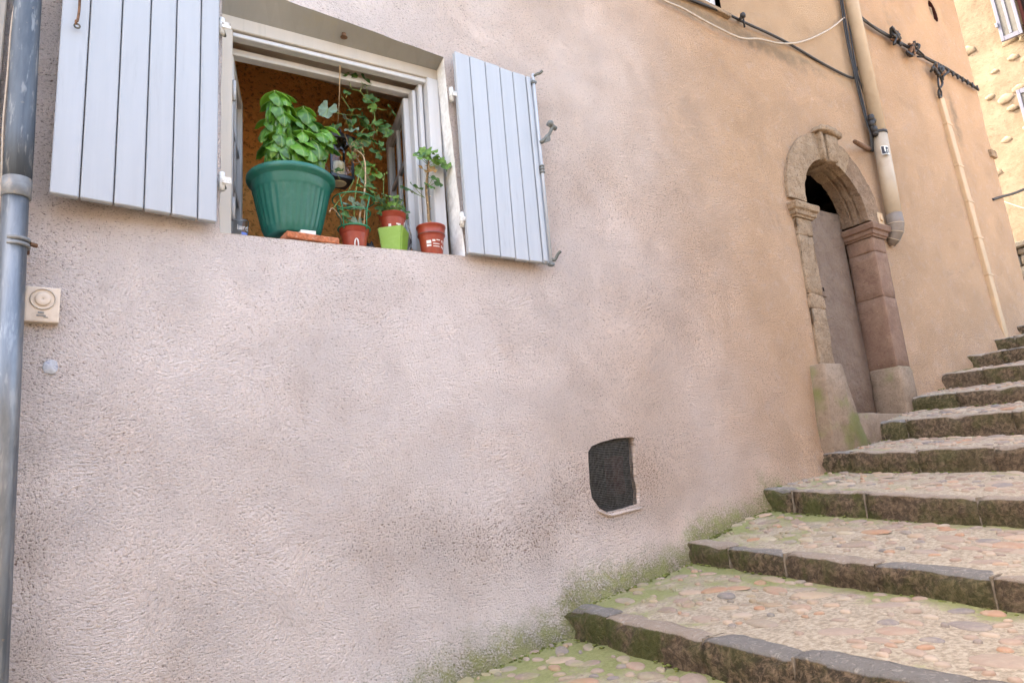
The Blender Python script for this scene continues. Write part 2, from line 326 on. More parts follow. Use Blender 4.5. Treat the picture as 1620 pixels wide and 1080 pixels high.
leaf_material('geranium_pale', [(0.0, (0.15, 0.23, 0.165)), (1.0, (0.20, 0.28, 0.20))], 0.5, 0.4, 0.2)
leaf_material('geranium_brown', [(0.0, (0.25, 0.13, 0.05)), (1.0, (0.30, 0.18, 0.06))], 0.6, 0.3, 0.2)

# ------------------------------------------------------------------ object helpers
def obj(name, src, mat=None, parent=None, smooth=False):
    if isinstance(src, bmesh.types.BMesh):
        me = bpy.data.meshes.new(name); src.normal_update(); src.to_mesh(me); src.free()
    else: me = src
    if mat is not None:
        me.materials.clear(); me.materials.append(M[mat] if isinstance(mat, str) else mat)
    if smooth:
        me.polygons.foreach_set('use_smooth', [True] * len(me.polygons))
    o = bpy.data.objects.new(name, me); C.objects.link(o)
    if parent is not None: o.parent = parent
    return o
def put(name, mesh, parent, mw=None):        # another object on the same mesh data
    o = bpy.data.objects.new(name, mesh); C.objects.link(o)
    if parent is not None: o.parent = parent
    if mw is not None: o.matrix_local = mw
    return o
def empty(name, loc=(0, 0, 0)):
    o = bpy.data.objects.new(name, None); C.objects.link(o); o.location = loc; o.empty_display_size = 0.1; return o
def tag(o, label, cat, group=None):
    o['label'] = label; o['category'] = cat
    if group: o['group'] = group
    return o
def thing(name, label, cat, group=None): return tag(empty(name), label, cat, group)
def structure(o): o['kind'] = 'structure'; return o

def add_box(bm, x0, x1, y0, y1, z0, z1):
    v = [bm.verts.new(p) for p in ((x0, y0, z0), (x1, y0, z0), (x1, y1, z0), (x0, y1, z0), (x0, y0, z1), (x1, y0, z1), (x1, y1, z1), (x0, y1, z1))]
    for f in ((3, 2, 1, 0), (4, 5, 6, 7), (0, 1, 5, 4), (1, 2, 6, 5), (2, 3, 7, 6), (3, 0, 4, 7)): bm.faces.new([v[i] for i in f])
    return v
def box(x0, x1, y0, y1, z0, z1, bev=0.0, seg=1):
    bm = bmesh.new(); add_box(bm, x0, x1, y0, y1, z0, z1)
    if bev: bmesh.ops.bevel(bm, geom=bm.edges[:], offset=bev, segments=seg, affect='EDGES', profile=0.6)
    return bm
def hexa(pts, bev=0.0):           # 8 corners: bottom ring 4, top ring 4
    bm = bmesh.new(); v = [bm.verts.new(p) for p in pts]
    for f in ((3, 2, 1, 0), (4, 5, 6, 7), (0, 1, 5, 4), (1, 2, 6, 5), (2, 3, 7, 6), (3, 0, 4, 7)): bm.faces.new([v[i] for i in f])
    bmesh.ops.recalc_face_normals(bm, faces=bm.faces[:])
    if bev: bmesh.ops.bevel(bm, geom=bm.edges[:], offset=bev, segments=1, affect='EDGES')
    return bm
def prism(poly, y0, y1, bev=0.0):  # polygon in XZ pushed along Y
    bm = bmesh.new()
    a = [bm.verts.new((p[0], y0, p[1])) for p in poly]; b = [bm.verts.new((p[0], y1, p[1])) for p in poly]
    n = len(poly); bm.faces.new(a); bm.faces.new(b[::-1])
    for i in range(n): bm.faces.new((a[i], b[i], b[(i + 1) % n], a[(i + 1) % n]))
    bmesh.ops.recalc_face_normals(bm, faces=bm.faces[:])
    if bev: bmesh.ops.bevel(bm, geom=[e for e in bm.edges], offset=bev, segments=1, affect='EDGES')
    return bm
def tube(bm, pts, rad, n=8, closed=False, cap=True):
    pts = [Vector(p) for p in pts]; rads = rad if isinstance(rad, (list, tuple)) else [rad] * len(pts)
    rings = []; up = None; m_ = len(pts)
    for i, p in enumerate(pts):
        if closed: d = pts[(i + 1) % m_] - pts[i - 1]
        else: d = pts[min(i + 1, m_ - 1)] - pts[max(i - 1, 0)]
        d.normalize()
        if up is None: up = d.orthogonal().normalized()
        up = (up - d * up.dot(d)); up = up.normalized() if up.length > 1e-6 else d.orthogonal().normalized()
        s = d.cross(up)
        rings.append([bm.verts.new(p + (up * math.cos(2 * math.pi * k / n) + s * math.sin(2 * math.pi * k / n)) * rads[i]) for k in range(n)])
    for i in range(m_ if closed else m_ - 1):
        a, b = rings[i], rings[(i + 1) % m_]
        for k in range(n): bm.faces.new((a[k], a[(k + 1) % n], b[(k + 1) % n], b[k]))
    if cap and not closed: bm.faces.new(rings[0][::-1]); bm.faces.new(rings[-1])
    return bm
def tube_bm(pts, rad, n=8, closed=False): return tube(bmesh.new(), pts, rad, n, closed)
def curve_pts(pts, k=6):           # Catmull-Rom
    P = [Vector(p) for p in pts]; out = []
    for i in range(len(P) - 1):
        p0 = P[max(i - 1, 0)]; p1 = P[i]; p2 = P[i + 1]; p3 = P[min(i + 2, len(P) - 1)]
        for j in range(k):
            t = j / k
            out.append(0.5 * ((2 * p1) + (p2 - p0) * t + (2 * p0 - 5 * p1 + 4 * p2 - p3) * t * t + (3 * p1 - p0 - 3 * p2 + p3) * t ** 3))
    out.append(P[-1]); return out
def lathe(prof, n=32, c=(0, 0, 0), close_bottom=True, flute=None):
    bm = bmesh.new(); rings = []
    for (r, z) in prof:
        ring = []
        for k in range(n):
            a = 2 * math.pi * k / n; rr = r
            if flute: rr = r - flute(z, k)
            ring.append(bm.verts.new((c[0] + rr * math.cos(a), c[1] + rr * math.sin(a), c[2] + z)))
        rings.append(ring)
    for i in range(len(rings) - 1):
        a, b = rings[i], rings[i + 1]
        for k in range(n): bm.faces.new((a[k], a[(k + 1) % n], b[(k + 1) % n], b[k]))
    if close_bottom: bm.faces.new(rings[0][::-1])
    return bm
def rough_bm(bm, amp, s, seed=0.0, cuts=0):
    if cuts: bmesh.ops.subdivide_edges(bm, edges=bm.edges[:], cuts=cuts, use_grid_fill=True)
    bm.normal_update()
    for v in bm.verts:
        v.co += v.normal * amp * (noise.noise(v.co * s + Vector((seed, seed, seed))) + 0.5 * noise.noise(v.co * s * 2.7))
    return bm

# ------------------------------------------------------------------ the stairs: surveyed edge lines
# step: X at wall, lean k (dX/dY), z of edge at wall, fall d (dz/dY), riser height
STEPS = [(-2.75, .10, .00, .00, .11), (-1.85, .10, .20, .00, .11), (-.95, .12, .40, .00, .11), (-.05, .14, .60, .00, .11), (.93, .15, .80, .00, .11), (1.938, .17, 1.025, .00, .111), (2.741, .20, 1.214, .043, .098), (3.372, .08, 1.440, .083, .115),
         (4.032, .0, 1.615, .062, .124), (4.714, .0, 1.803, .057, .13), (5.25, .0, 1.979, .053, .105), (5.811, .0, 2.172, .062, .122),
         (6.412, .0, 2.347, .047, .116), (6.982, .0, 2.519, .03, .108), (7.611, .0, 2.687, .03, .085), (8.25, .0, 2.85, .03, .10)]
def sX(i, Y): s = STEPS[i]; return s[0] + s[1] * Y + 0.012 * nz(i * 7.3, Y * 2.2)
def sZ(i, Y): s = STEPS[i]; return s[2] + s[3] * max(Y, -2.2) + 0.006 * nz(i * 3.1 + 20, Y * 2.6)
def sB(i, Y): return sZ(i, Y) - STEPS[i][4] * (1 + 0.06 * nz(i * 5.1, Y * 1.7))
def ground_at(X):                  # level of the stairs along the wall
    for i in range(len(STEPS) - 1):
        if STEPS[i][0] <= X < STEPS[i + 1][0]:
            t = (X - STEPS[i][0]) / (STEPS[i + 1][0] - STEPS[i][0]); return lerp(STEPS[i][2], STEPS[i + 1][2] - STEPS[i + 1][4], t)
    return 0.0 if X < STEPS[0][0] else STEPS[-1][2]
YR = -3.9                          # the stairs run out to the wall added across the lane
def moss_at(X, Y, dback, dwall):
    a = max(0.0, 1 - dback / 0.2) * 0.6 + max(0.0, 1 - dwall / 0.8) * 0.65
    f = 1.0 if X < 3.2 else max(0.15, 1 - (X - 3.2) / 2.2)
    return (0.12 + a) * f * (1.25 if X < 2.0 else 1.0)
peb = []
for vkind in range(6):             # six pebble shapes, shared by all
    bm = bmesh.new(); n = 11; rr = random.Random(vkind)
    ph = [rr.uniform(0, 6.28) for _ in range(3)]
    rads = [1 + 0.10 * math.sin(2 * a + ph[0]) + 0.06 * math.sin(3 * a + ph[1]) for a in [2 * math.pi * k / n for k in range(n)]]
    rings = []
    for (q, zz) in ((1.0, -0.6), (0.96, 0.25), (0.72, 0.8)):
        rings.append([bm.verts.new((q * rads[k] * math.cos(2 * math.pi * k / n), q * rads[k] * math.sin(2 * math.pi * k / n), zz + 0.08 * rr.uniform(-1, 1))) for k in range(n)])
    top = bm.verts.new((0.05, 0.02, 1.0))
    for a, b in zip(rings, rings[1:]):
        for k in range(n): bm.faces.new((a[k], a[(k + 1) % n], b[(k + 1) % n], b[k]))
    for k in range(n): bm.faces.new((rings[-1][k], rings[-1][(k + 1) % n], top))
    me = bpy.data.meshes.new('pebble'); bm.to_mesh(me); bm.free(); me.materials.append(M['pebble'])
    me.polygons.foreach_set('use_smooth', [True] * len(me.polygons)); peb.append(me)

step_names = []
for i in range(len(STEPS)):
    last = i == len(STEPS) - 1
    SW = 0.15                      # depth of the edge stones
    nv, nu = (16, 90) if not last else (10, 40)
    bm = bmesh.new(); lay = bm.verts.layers.float.new('moss'); grid = []
    for a in range(nu + 1):
        Y = lerp(0.05, YR, a / nu); row = []
        x0 = sX(i, Y) + 0.05; z0 = sZ(i, Y)
        x1 = sX(i + 1, Y) + 0.03 if not last else 13.0; z1 = sB(i + 1, Y) if not last else z0 + 0.9
        for b in range(nv + 1):
            t = b / nv; X = lerp(x0, x1, t); Z = lerp(z0 - 0.008, z1, t) + 0.007 * nz(X, Y, i, 5.0) + 0.004 * nz(X, Y, i, 17.0)
            v = bm.verts.new((X, Y, Z)); v[lay] = moss_at(X, Y, x1 - X if not last else 9.0, -Y); row.append(v)
        grid.append(row)
    for a in range(nu):
        for b in range(nv): bm.faces.new((grid[a][b], grid[a + 1][b], grid[a + 1][b + 1], grid[a][b + 1]))
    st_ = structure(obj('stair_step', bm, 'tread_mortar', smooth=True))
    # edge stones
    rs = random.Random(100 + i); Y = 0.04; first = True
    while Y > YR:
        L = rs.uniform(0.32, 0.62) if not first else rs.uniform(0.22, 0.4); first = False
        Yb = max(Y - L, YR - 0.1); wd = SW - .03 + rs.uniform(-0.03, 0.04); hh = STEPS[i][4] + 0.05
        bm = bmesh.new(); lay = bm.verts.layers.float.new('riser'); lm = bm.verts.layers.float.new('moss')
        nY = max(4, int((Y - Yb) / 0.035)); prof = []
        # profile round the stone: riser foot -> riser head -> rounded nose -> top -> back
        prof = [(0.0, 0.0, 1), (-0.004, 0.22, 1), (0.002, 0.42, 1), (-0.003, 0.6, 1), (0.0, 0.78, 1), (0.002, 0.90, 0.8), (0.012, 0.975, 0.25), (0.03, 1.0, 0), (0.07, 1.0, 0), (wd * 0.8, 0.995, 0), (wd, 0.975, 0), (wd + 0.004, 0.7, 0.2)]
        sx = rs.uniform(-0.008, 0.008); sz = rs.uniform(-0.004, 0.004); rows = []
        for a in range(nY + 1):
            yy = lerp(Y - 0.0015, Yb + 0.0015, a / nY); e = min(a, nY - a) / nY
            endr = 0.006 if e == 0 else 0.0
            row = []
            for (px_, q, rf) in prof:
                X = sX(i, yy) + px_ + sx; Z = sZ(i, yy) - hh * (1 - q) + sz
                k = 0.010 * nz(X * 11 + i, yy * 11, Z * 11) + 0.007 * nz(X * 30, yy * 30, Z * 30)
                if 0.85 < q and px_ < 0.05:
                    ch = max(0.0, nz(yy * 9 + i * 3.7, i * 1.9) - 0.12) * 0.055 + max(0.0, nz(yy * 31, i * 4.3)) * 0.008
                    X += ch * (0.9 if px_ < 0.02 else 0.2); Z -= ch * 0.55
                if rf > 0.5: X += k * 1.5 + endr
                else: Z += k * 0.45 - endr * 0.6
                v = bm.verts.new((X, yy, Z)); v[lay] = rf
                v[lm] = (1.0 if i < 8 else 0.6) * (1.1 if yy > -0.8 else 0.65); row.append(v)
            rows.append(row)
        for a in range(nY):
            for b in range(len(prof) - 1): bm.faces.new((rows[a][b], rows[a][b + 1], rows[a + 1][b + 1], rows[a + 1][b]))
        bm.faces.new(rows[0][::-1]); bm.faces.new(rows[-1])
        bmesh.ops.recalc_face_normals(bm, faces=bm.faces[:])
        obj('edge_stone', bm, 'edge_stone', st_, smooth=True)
        if -2.2 < Yb < -0.05 and i > 3:
            jw = rs.uniform(.002, .005); jb = rough_bm(box(sX(i, Yb) + .008, sX(i, Yb) + wd, Yb - jw, Yb + jw, sB(i, Yb) - .02, sZ(i, Yb) - .004, .001), .003, 40, Yb, 3)
            obj('mortar_joint', jb, 'joint_mortar', st_, True)
        Y = Yb
    if 3 < i < 12:
        bm = bmesh.new(); spots = []
        for k in range(170 if i < 8 else 90):
            if rs.random() < .55:      # along the wall foot
                t = rs.random(); X = lerp(sX(i, -.05) + .10, sX(i + 1, -.05), t); yy = -.045 - abs(rs.gauss(0, .018)) - (.01 if X < 4 else -.02); fz = t
                Z = lerp(sZ(i, yy), sB(i + 1, yy), t)
            else:                       # along the foot of the next riser
                yy = -rs.random() ** 1.5 * (1.9 if i < 8 else 1.2) - .04; X = sX(i + 1, yy) - .006 - abs(rs.gauss(0, .014)); Z = sB(i + 1, yy)
            if nz(X * 4, yy * 4, i) < -.15: continue
            r = rs.uniform(.003, .009); g = bmesh.ops.create_icosphere(bm, subdivisions=1, radius=1.0)
            for v in g['verts']: v.co = Vector((X + v.co.x * r * rs.uniform(.8, 1.3), yy + v.co.y * r * rs.uniform(.9, 1.6), Z + v.co.z * r * .55))
        if bm.verts:
            mo = obj('moss', bm, 'moss_green', st_, True); mo['kind'] = 'stuff'
        else: bm.free()
    # pebbles set in the mortar
    dens = {4: 130, 5: 165, 6: 175, 7: 160, 8: 130, 9: 100, 10: 70, 11: 50, 12: 30, 13: 20}.get(i, 0)
    pts = []; tries = 0; ymin = {4: -1.1, 5: -2.1, 6: -1.9, 7: -1.7, 8: -1.5, 9: -1.3}.get(i, -1.1)
    while len(pts) < dens and tries < 9000:
        tries += 1
        Y = rs.uniform(ymin, -0.03); t = rs.random()
        x0 = sX(i, Y) + SW + 0.02; x1 = sX(i + 1, Y) - 0.02
        if i == 4: x0 = max(x0, 1.05)
        X = lerp(x0, x1, t); r = rs.choice((0.011, 0.014, 0.018, 0.018, 0.024, 0.03, 0.038, 0.05)) * (1.12 if Y < -0.7 else 0.95)
        if X - r < x0 - 0.02 or X + r > x1 + 0.02: continue
        if any((X - q[0]) ** 2 + ((Y - q[1])) ** 2 < (0.86 * (r + q[2])) ** 2 for q in pts): continue
        pts.append((X, Y, r))
    for (X, Y, r) in pts:
        x0 = sX(i, Y) + 0.05; x1 = sX(i + 1, Y) + 0.03
        t = (X - x0) / (x1 - x0); Z = lerp(sZ(i, Y) - 0.008, sB(i + 1, Y), t) + 0.007 * nz(X, Y, i, 5.0)
        sl = math.atan2(sB(i + 1, Y) - sZ(i, Y), x1 - x0)
        mw = Matrix.Translation((X, Y, Z + 0.0015)) @ Matrix.Rotation(-sl + rs.uniform(-.06, .06), 4, 'Y') @ Matrix.Rotation(rs.uniform(-.06, .06), 4, 'X') @ Matrix.Rotation(math.pi / 2 + rs.uniform(-0.7, 0.7), 4, 'Z') @ Matrix.Diagonal((r * rs.uniform(1.0, 1.45), r * rs.uniform(0.62, 0.95), rs.uniform(0.005, 0.009), 1))
        put('pebble', rs.choice(peb), st_, mw)
# landing and ground round the houses
bm = bmesh.new(); n = 24; gv = [[None] * (n + 1) for _ in range(n + 1)]
for a in range(n + 1):
    for b in range(n + 1):
        X = lerp(-60, 80, a / n); Y = lerp(-60, 60, b / n); gv[a][b] = bm.verts.new((X, Y, min(2.4, max(-1.6, X * 0.27 - 0.75)) if -9 < X < 14 else (-1.6 if X < 0 else 2.4)))
for a in range(n):
    for b in range(n): bm.faces.new((gv[a][b], gv[a + 1][b], gv[a + 1][b + 1], gv[a][b + 1]))
structure(obj('ground', bm, 'tread_mortar'))

# ------------------------------------------------------------------ the plastered house
house = thing('plaster_house', 'pink rendered house with open shuttered window and arched stone doorway beside the steps', 'house')
XL, XR, ZT = -0.62, 8.17, 6.9
WIN = [(0.535, 2.514), (1.567, 2.563), (1.533, 3.561), (0.535, 3.587)]     # opening in the wall face (X, Z)
def sill_z(X): return lerp(2.514, 2.563, (X - 0.535) / 1.032)
DX0, DX1, DZC = 4.40, 5.215, 3.345                                           # doorway
DCX = (DX0 + DX1) / 2; DR = (DX1 - DX0) / 2
vent_px = [(931, 714), (936, 705), (950, 699), (975, 693), (1000, 690), (1004, 692), (1006, 730), (1008, 757), (1012, 776), (1012, 797), (985, 805), (962, 810), (948, 803), (937, 788), (933, 765), (932, 740)]
VENT = [(onY(*p).x, onY(*p).z) for p in vent_px]
oval_c = onY(1476, 18)
OVAL = [(oval_c.x + 0.085 * math.cos(a) - 0.02 * math.sin(a), oval_c.z + 0.12 * math.sin(a)) for a in [2 * math.pi * k / 12 for k in range(12)]]
UPW = [(3.05, 4.66), (3.82, 4.672), (3.82, 5.9), (3.05, 5.9)]
def densify(poly, step=0.06, wob=0.0, seed=0.0):
    out = []
    for k in range(len(poly)):
        a = Vector(poly[k]); b = Vector(poly[(k + 1) % len(poly)]); n = max(1, int((b - a).length / step))
        for j in range(n):
            p = a.lerp(b, j / n)
            if wob: p = p + Vector((nz(p.x * 9 + seed, p.y * 9), nz(p.x * 9 + 40, p.y * 9 + seed))) * wob
            out.append(p)
    return out
door_out = [(DX0 - 0.10, 1.55), (DX1 + 0.10, 1.55), (DX1 + 0.10, DZC)] + [(DCX + (DR + 0.10) * math.cos(a), DZC + (DR + 0.10) * math.sin(a)) for a in [math.pi * k / 16 for k in range(1, 16)]] + [(DX0 - 0.10, DZC)]
HOLES = [densify(WIN, 0.05, 0.006, 3.0), densify(VENT, 0.03, 0.004), densify(door_out, 0.12), densify(OVAL, 0.2), densify(UPW, 0.3)]
def inside(p, poly):
    c = False; n = len(poly)
    for k in range(n):
        a = poly[k]; b = poly[k - 1]
        if (a[1] > p[1]) != (b[1] > p[1]) and p[0] < (b[0] - a[0]) * (p[1] - a[1]) / (b[1] - a[1]) + a[0]: c = not c
    return c
def near(p, poly, d):
    for q in poly:
        if abs(q[0] - p[0]) < d and abs(q[1] - p[1]) < d and (q[0] - p[0]) ** 2 + (q[1] - p[1]) ** 2 < d * d: return True
    return False
pts = []; edges = []
def loop(poly):
    b = len(pts); pts.extend([Vector((p[0], p[1])) for p in poly])
    edges.extend([(b + k, b + (k + 1) % len(poly)) for k in range(len(poly))])
loop(densify([(XL, -1.2), (XR, -1.2), (XR, ZT), (XL, ZT)], 0.15))
for hpoly in HOLES: loop(hpoly)
rw = random.Random(3); gs = 0.055
bbs = [(min(q[0] for q in h_) - .05, max(q[0] for q in h_) + .05, min(q[1] for q in h_) - .05, max(q[1] for q in h_) + .05) for h_ in HOLES]
X = XL + 0.04
while X < XR - 0.03:
    Z = max(-0.9, ground_at(X) - 0.3)
    step = gs if X < 4.4 else gs * 1.5
    while Z < min(ZT - 0.1, 6.5):
        p = (X + rw.uniform(-.3, .3) * step, Z + rw.uniform(-.3, .3) * step); ok = True
        for hp, bb in zip(HOLES, bbs):
            if bb[0] < p[0] < bb[1] and bb[2] < p[1] < bb[3] and (inside(p, hp) or near(p, hp, 0.03)): ok = False; break
        if ok: pts.append(Vector(p))
        Z += step
    X += step
res = delaunay_2d_cdt(pts, edges, [], 0, 1e-5)
V2, F2 = res[0], res[2]
def wall_y(X, Z):
    h = Z - ground_at(X)
    y = 0.010 * nz(X, Z, 1.0, 1.1) + 0.006 * nz(X, Z, 5.0, 3.0)
    y -= 0.05 * max(0.0, 1 - h / 0.22) ** 2 * (1 if X < 4.0 else 0.5)         # the foot of the wall flares out
    y -= 0.010 * max(0, nz(X, Z, 9.0, 0.8)) * max(0, 1 - abs(h - 0.5) / 0.6)
    for cx, cz in ((DCX, 3.0),):
        pass
    return y
verts = [(v.x, wall_y(v.x, v.y), v.y) for v in V2]
faces = []
for f in F2:
    c = [sum(V2[k][j] for k in f) / len(f) for j in (0, 1)]
    if any(bb[0] < c[0] < bb[1] and bb[2] < c[1] < bb[3] and inside(c, hp) for hp, bb in zip(HOLES, bbs)): continue
    faces.append(tuple(f))
me = bpy.data.meshes.new('wall'); me.from_pydata(verts, [], faces); me.update()
at = ('moss', 'stain', 'old', 'soot', 'smooth')
for k in at: me.attributes.new(k, 'FLOAT', 'POINT')
def sst(v, a, b):
    t = min(1, max(0, (v - a) / (b - a))); return t * t * (3 - 2 * t)
vals = {k: [] for k in at}
for v in V2:
    X, Z = v.x, v.y; h = Z - ground_at(X)
    fx = sst(X, 0.4, 1.6) * (1 - 0.8 * sst(X, 2.9, 4.0))
    vals['moss'].append(fx * max(0, 1 - h / (0.25 - 0.07 * sst(X, 2.0, 3.0))) * 0.9)
    st_v = 0.75 * math.exp(-((h - 0.42 - 0.15 * sst(X, 1.8, 1.2)) / 0.16) ** 2) * sst(X, 0.7, 1.4) * (1 - sst(X, 2.3, 2.9))
    st_v += 0.38 * math.exp(-((X - 2.9) / 0.75) ** 2 - ((Z - 2.7) / 0.9) ** 2) + 0.4 * max(0, 1 - h / 0.4) * sst(X, 2.6, 3.4)
    st_v += 0.35 * math.exp(-((X - 0.02) / 0.06) ** 2)
    vals['stain'].append(st_v)
    band = sst(Z, 4.40, 4.60) * sst(X, 3.0, 3.4) * (1 - sst(X, 5.6, 6.2))
    vals['old'].append(band)
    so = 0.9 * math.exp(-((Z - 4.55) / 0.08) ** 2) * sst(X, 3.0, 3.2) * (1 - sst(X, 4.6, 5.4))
    so += 0.75 * math.exp(-((X - 7.42) / 0.10) ** 2) * sst(Z, 4.2, 4.7) * (1 - sst(Z, 5.0, 5.2))
    so += 0.7 * math.exp(-(((X - oval_c.x) / 0.16) ** 2 + ((Z - oval_c.z) / 0.2) ** 2))
    so += 0.6 * math.exp(-((X - 6.4) / 0.1) ** 2 - ((Z - 5.6) / 0.2) ** 2)
    vals['soot'].append(so)
    sm = max(band * 0.4, sst(X, 5.6, 7.4) * 0.35)
    if WIN[0][0] - .12 < X < WIN[1][0] + .05 and 2.4 < Z < 2.55: sm = max(sm, 0.1)
    vals['smooth'].append(sm)
for k in at: me.attributes[k].data.foreach_set('value', vals[k])
wall = obj('wall', me, 'plaster', house, smooth=True)
wm = wall.data
if wm.polygons[0].normal.y > 0: wm.flip_normals()
# side of the house round the corner, roof slab
obj('side_wall', box(XR - 0.3, XR - 0.004, 0.035, 6.0, -1.0, ZT), 'plaster', house)
obj('roof', box(XL, XR + 0.3, -0.35, 6.0, ZT + 0.002, ZT + 0.15), 'far_stone', house)

obj('back_wall', box(XL, XR, 5.7, 5.998, -1.0, ZT), 'plaster', house)
obj('party_wall', box(XL + .002, XL + .2, 0.05, 5.698, -1.0, ZT - .002), 'plaster', house)
# ---- window: reveals, sill, frame, casements
def strip(pa, pb):                 # quad strip between two open chains
    bm = bmesh.new(); a = [bm.verts.new(p) for p in pa]; b = [bm.verts.new(p) for p in pb]
    for k in range(len(a) - 1): bm.faces.new((a[k], a[k + 1], b[k + 1], b[k]))
    return bm
FY = 0.10
WL = HOLES[0]
def on_edge(cond): return [p for p in WL if cond(p)]
bot = sorted([p for p in WL if p.y < 2.60], key=lambda p: p.x)
top = sorted([p for p in WL if p.y > 3.54], key=lambda p: p.x)
rgt = sorted([p for p in WL if p.x > 1.50], key=lambda p: p.y)
lft = sorted([p for p in WL if p.x < 0.56], key=lambda p: p.y)
def wy(p): return wall_y(p.x, p.y) - 0.001
obj('window_sill', strip([(p.x, wy(p), p.y) for p in bot], [(lerp(0.55, 1.60, (p.x - 0.535) / 1.032), 0.42, sill_z(p.x) - 0.004) for p in bot]), 'reveal_plaster', house)
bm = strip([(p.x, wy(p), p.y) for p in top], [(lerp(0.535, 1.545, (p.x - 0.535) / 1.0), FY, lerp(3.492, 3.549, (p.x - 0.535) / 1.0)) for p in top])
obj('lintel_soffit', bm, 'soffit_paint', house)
bm = bmesh.new(); ra = []; NJ = 8
for p in rgt:
    t = (p.y - 2.563) / 1.0
    ra.append([bm.verts.new((lerp(p.x, lerp(1.582, 1.548, t), j / NJ) + (0.003 * nz(p.y * 25, j * 1.3) if 0 < j < NJ else 0), lerp(wy(p), FY + 0.03, j / NJ), lerp(p.y, lerp(2.555, 3.545, t), j / NJ))) for j in range(NJ + 1)])
for a, b in zip(ra, ra[1:]):
    for j in range(NJ): bm.faces.new((a[j], a[j + 1], b[j + 1], b[j]))
obj('window_reveal', bm, 'reveal_plaster', house, smooth=True)
obj('window_reveal', strip([(p.x, wy(p), p.y) for p in lft], [(0.545, FY + 0.03, p.y) for p in lft]), 'reveal_plaster', house)
hb = bmesh.new()                  # a chipped screw hole under the lintel
hp = Vector((0.0, 0, 0))
frame = obj('window_frame', box(0.536, 0.60, FY, FY + 0.06, 2.50, 3.50, 0.004), 'frame_paint', house)      # left post
def slant(x0, x1, za0, za1, zb0, zb1, y0, y1, bev=0.003):   # bar from x0 to x1; left z za0..za1, right zb0..zb1
    return hexa([(x0, y0, za0), (x1, y0, zb0), (x1, y1, zb0), (x0, y1, za0), (x0, y0, za1), (x1, y0, zb1), (x1, y1, zb1), (x0, y1, za1)], bev)
obj('frame_head', slant(0.55, 1.55, 3.437, 3.500, 3.497, 3.552, FY - 0.004, FY + 0.055), 'frame_paint', frame)
obj('frame_head_bead', slant(0.60, 1.50, 3.418, 3.4365, 3.472, 3.4965, FY + 0.008, FY + 0.05), 'frame_white', frame)
obj('frame_head_rail', slant(0.60, 1.50, 3.385, 3.417, 3.445, 3.471, FY + 0.085, FY + 0.13), 'frame_white', frame)
obj('frame_post', box(1.486, 1.546, FY - 0.006, FY + 0.055, 2.545, 3.497, 0.004), 'frame_white', frame)
obj('frame_bead', box(1.457, 1.478, FY + 0.03, FY + 0.075, 2.545, 3.471, 0.004), 'frame_white', frame)
obj('frame_stop', box(1.432, 1.451, FY + 0.05, FY + 0.095, 2.545, 3.444, 0.004), 'frame_white', frame)
def casement(hinge, free, z0, z1, label):
    h = Vector(hinge); f = Vector(free); d = (f - h); L = d.length; ang = math.atan2(d.y, d.x)
    e = obj('casement', box(0, 0.055, -0.02, 0.02, z0, z1, 0.004), 'frame_white', house); e['label'] = label
    e.location = (h.x, h.y, 0); e.rotation_euler = (0, 0, ang)
    obj('stile', box(L - 0.05, L, -0.02, 0.02, z0, z1, 0.004), 'frame_white', e)
    obj('rail', box(0.056, L - 0.051, -0.019, 0.019, z1 - 0.055, z1, 0.003), 'frame_white', e)
    obj('rail', box(0.056, L - 0.051, -0.019, 0.019, z0, z0 + 0.075, 0.003), 'frame_white', e)
    obj('muntin', box(L / 2 - 0.011, L / 2 + 0.011, -0.012, 0.012, z0 + 0.076, z1 - 0.056), 'frame_white', e)
    hz = (z1 - z0 - 0.13) / 3
    for k in (1, 2):
        for (a, b) in ((0.056, L / 2 - 0.012), (L / 2 + 0.012, L - 0.051)):
            obj('muntin', box(a, b, -0.011, 0.011, z0 + 0.075 + hz * k - 0.011, z0 + 0.075 + hz * k + 0.011), 'frame_white', e)
    for k in range(3):
        for (a, b) in ((0.056, L / 2 - 0.012), (L / 2 + 0.012, L - 0.051)):
            obj('pane', box(a, b, -0.003, 0.003, z0 + 0.076 + hz * k + 0.0, z0 + 0.076 + hz * (k + 1) - 0.012), 'pane_glass', e)
    for zc in (z0 + 0.15, z1 - 0.18):
        obj('hinge', tube_bm([(-0.006, -0.024, zc - 0.045), (-0.006, -0.024, zc + 0.045)], 0.008, 10), 'frame_white', e, True)
casement((1.428, FY + 0.10), (1.535, 0.63), 2.565, 3.425, 'opened glazed window leaf at the pots')
casement((0.605, FY + 0.10), (0.735, 0.57), 2.55, 3.40, 'opened glazed window leaf in the shade')
# ---- the room behind
def quad(a, b, c, d):
    bm = bmesh.new(); bm.faces.new([bm.verts.new(p) for p in (a, b, c, d)]); return bm
rx0, rx1, ry0, ry1, rz0, rz1 = -0.1, 2.20, 0.42, 0.92, 1.9, onY(470, 118, 0.92).z
obj('room_wall', box(rx0, rx1, ry1, ry1 + 0.1, rz0, rz1), 'room_ochre', house)
obj('room_wall', box(rx1 + 0.001, rx1 + 0.1, ry0, ry1 + 0.1, rz0, rz1), 'room_ochre', house)
obj('room_wall', box(rx0 - 0.1, rx0 - 0.001, ry0, ry1 + 0.1, rz0, rz1), 'room_ochre', house)
obj('room_ceiling', box(rx0 - 0.1, rx1 + 0.1, ry0, ry1 + 0.1, rz1 + 0.002, rz1 + 0.1), 'room_ceiling', house)
obj('room_floor', box(rx0 - 0.1, rx1 + 0.1, ry0, ry1 + 0.1, rz0 - 0.1, rz0 - 0.002), 'candle_wax', house)
obj('inner_reveal', box(1.62, 2.47, 0.16, 0.418, 2.2, 4.2), 'room_ceiling', house)
